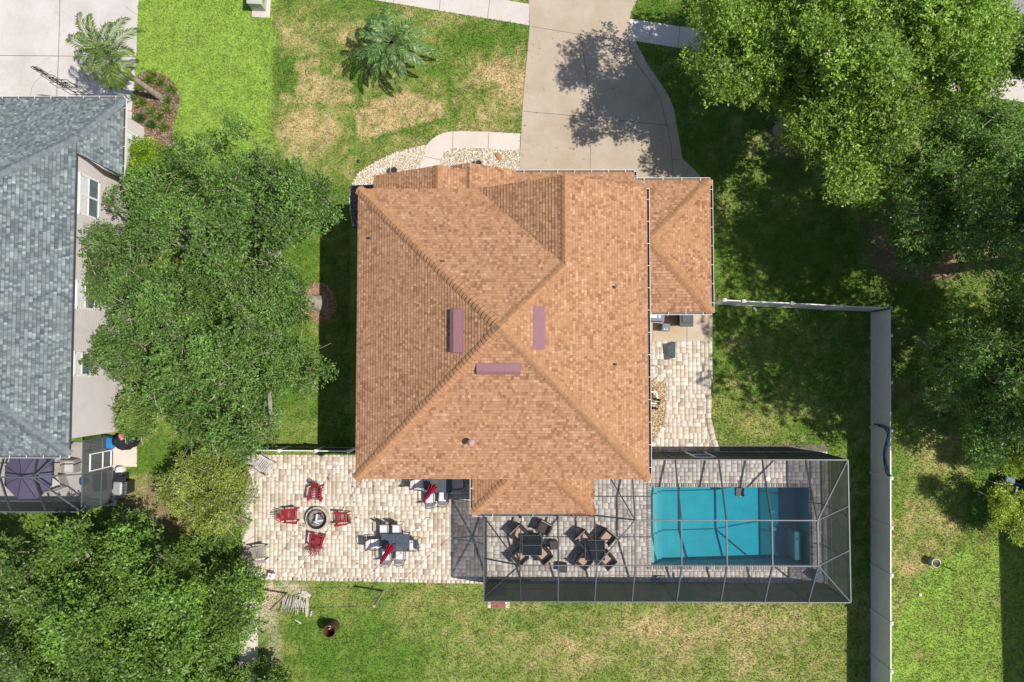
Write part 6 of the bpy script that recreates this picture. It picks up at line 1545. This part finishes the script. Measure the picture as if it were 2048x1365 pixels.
mb=MB(); mb.lathe([(.34,0),(.30,.3),(.32,.9),(.26,1.5),(.15,1.9)],14,wob=lambda a:.12*math.sin(7*a)); mb.build('trunk', mat('palm_trunk',(.20,.15,.10),.9,0,.35,8,.2,.6), dp)
rp_=np.random.default_rng(5)
DP=[(.045,.115,.04),(.075,.165,.05),(.12,.235,.065),(.20,.33,.09),(.34,.46,.13)]
for k in range(24):
    ang=k*2.39996+rp_.normal()*.05; lay=k/24
    frond(dp,(q.x+.1*math.cos(ang),q.y+.1*math.sin(ang),1.75+.15*lay),ang,R(8+60*lay),(2.75-1.1*lay)*rp_.uniform(.9,1.08),1.25+.2*lay,.31,DP,46,100+k,.021)
q=P(216,122,4.1); b_=P(322,196,0); qp=thing('leaning_palm','slender palm leaning over the light grey driveway from the mulch bed','palm',(b_.x,b_.y,0))
mb=MB(); pl=smooth_poly([(b_.x,b_.y,-.1),(b_.x-.05,b_.y+.0,.9),(b_.x+(q.x-b_.x)*.45,b_.y+(q.y-b_.y)*.4,2.3),(q.x,q.y,4.1)],5); mb.tube(pl,[.17-.075*i/len(pl)+.012*(i%2) for i in range(len(pl))],10); mb.build('trunk', mat('pale_palm_trunk',(.34,.28,.22),.9,0,.35,8,.2,.5), qp, world=True)
QP=[(.06,.11,.018),(.10,.165,.026),(.15,.23,.035),(.24,.31,.055)]
for k,(a,el,l,dr) in enumerate(((150,48,2.6,1.7),(168,30,2.2,1.5),(118,62,2.5,1.5),(98,72,2.0,1.2),(62,50,2.3,1.4),(45,44,2.3,1.5),(80,60,1.9,1.6),(-70,40,1.7,2.4),(-95,20,1.6,2.2),(-50,30,1.4,2.2),(200,34,1.9,1.9),(230,40,1.4,2.2),(20,60,1.5,2.2),(-20,40,1.3,2.3),(135,75,1.5,1.0))):
    frond(qp,(q.x,q.y,4.05),R(a),R(el),l*1.12,dr,.46,QP,44,300+k,.023)
# spiky plants in the mulch bed
sp_pts=[(306,150),(297,162),(321,165),(281,175),(342,179),(272,197),(283,206),(337,203),(334,219),(303,223),(319,235),(281,237),(304,250),(329,254)]
where=['at the top of','upper left in','upper centre of','left of the palm in','upper right in','at the left edge of','just below the left edge one of','right of the trunk in','right centre of','in the middle of','lower centre of','lower left in','near the bottom of','lowest right in']
for i,((x,y),w_) in enumerate(zip(sp_pts,where)):
    qq=P(x,y,.1); dk2=i in (11,12); t=thing('spiky_plant','small spiky green plant '+w_+' the mulch bed','plant',(qq.x,qq.y,.02),0,'spiky plants in the mulch bed')
    r=np.random.default_rng(500+i); n=90; a=r.uniform(0,6.283,n); e=r.uniform(.25,1.3,n); d=np.stack([np.cos(a)*np.cos(e),np.sin(a)*np.cos(e),np.sin(e)],-1)
    b=np.stack([qq.x+r.normal(0,.05,n),qq.y+r.normal(0,.05,n),0*a+.03],-1)
    nrm=unit(np.stack([-np.cos(a)*.5,-np.sin(a)*.5,np.ones(n)],-1)); cc=np.array([(.05,.11,.025),(.09,.17,.03)] if dk2 else [(.10,.18,.03),(.17,.26,.04),(.26,.33,.06)])
    leafmesh('leaves',b,d,nrm,r.uniform(.28,.44,n),np.full(n,.038),cc[r.integers(0,len(cc),n)]*r.uniform(.8,1.2,(n,1)),leaf_m,t)
# pink blooms
q=P(268,822,1.3)
mb=MB()
for k in range(5):
    mb.lathe([(0,.06),(.06,.05),(.09,.02),(.04,0)],7,c=(wr.uniform(-.12,.12),wr.uniform(-.12,.12),wr.uniform(-.05,.08)),wob=lambda a:.3*math.sin(5*a))
obj1('pink_flowers',mb,mat('pink_petals',(.72,.20,.26),.7,0,.15,8),'cluster of pink flowers on the shrub by the mauve wall','flowers',(q.x,q.y,1.35))

LIT=((.28,.20,.08),(.36,.28,.12),(.20,.12,.05),(.30,.32,.10))
a_=P2(1040,330); b__=P2(1360,60)
litter('fallen_leaves', a_[0],b__[0],a_[1],b__[1],.036,90,'scattered dry leaves on the beige driveway',.035,LIT)
a_=P2(500,1150); b__=P2(960,915)
litter('fallen_leaves', a_[0],b__[0],a_[1],b__[1],.042,60,'scattered dry leaves on the cream patio',.03,LIT)
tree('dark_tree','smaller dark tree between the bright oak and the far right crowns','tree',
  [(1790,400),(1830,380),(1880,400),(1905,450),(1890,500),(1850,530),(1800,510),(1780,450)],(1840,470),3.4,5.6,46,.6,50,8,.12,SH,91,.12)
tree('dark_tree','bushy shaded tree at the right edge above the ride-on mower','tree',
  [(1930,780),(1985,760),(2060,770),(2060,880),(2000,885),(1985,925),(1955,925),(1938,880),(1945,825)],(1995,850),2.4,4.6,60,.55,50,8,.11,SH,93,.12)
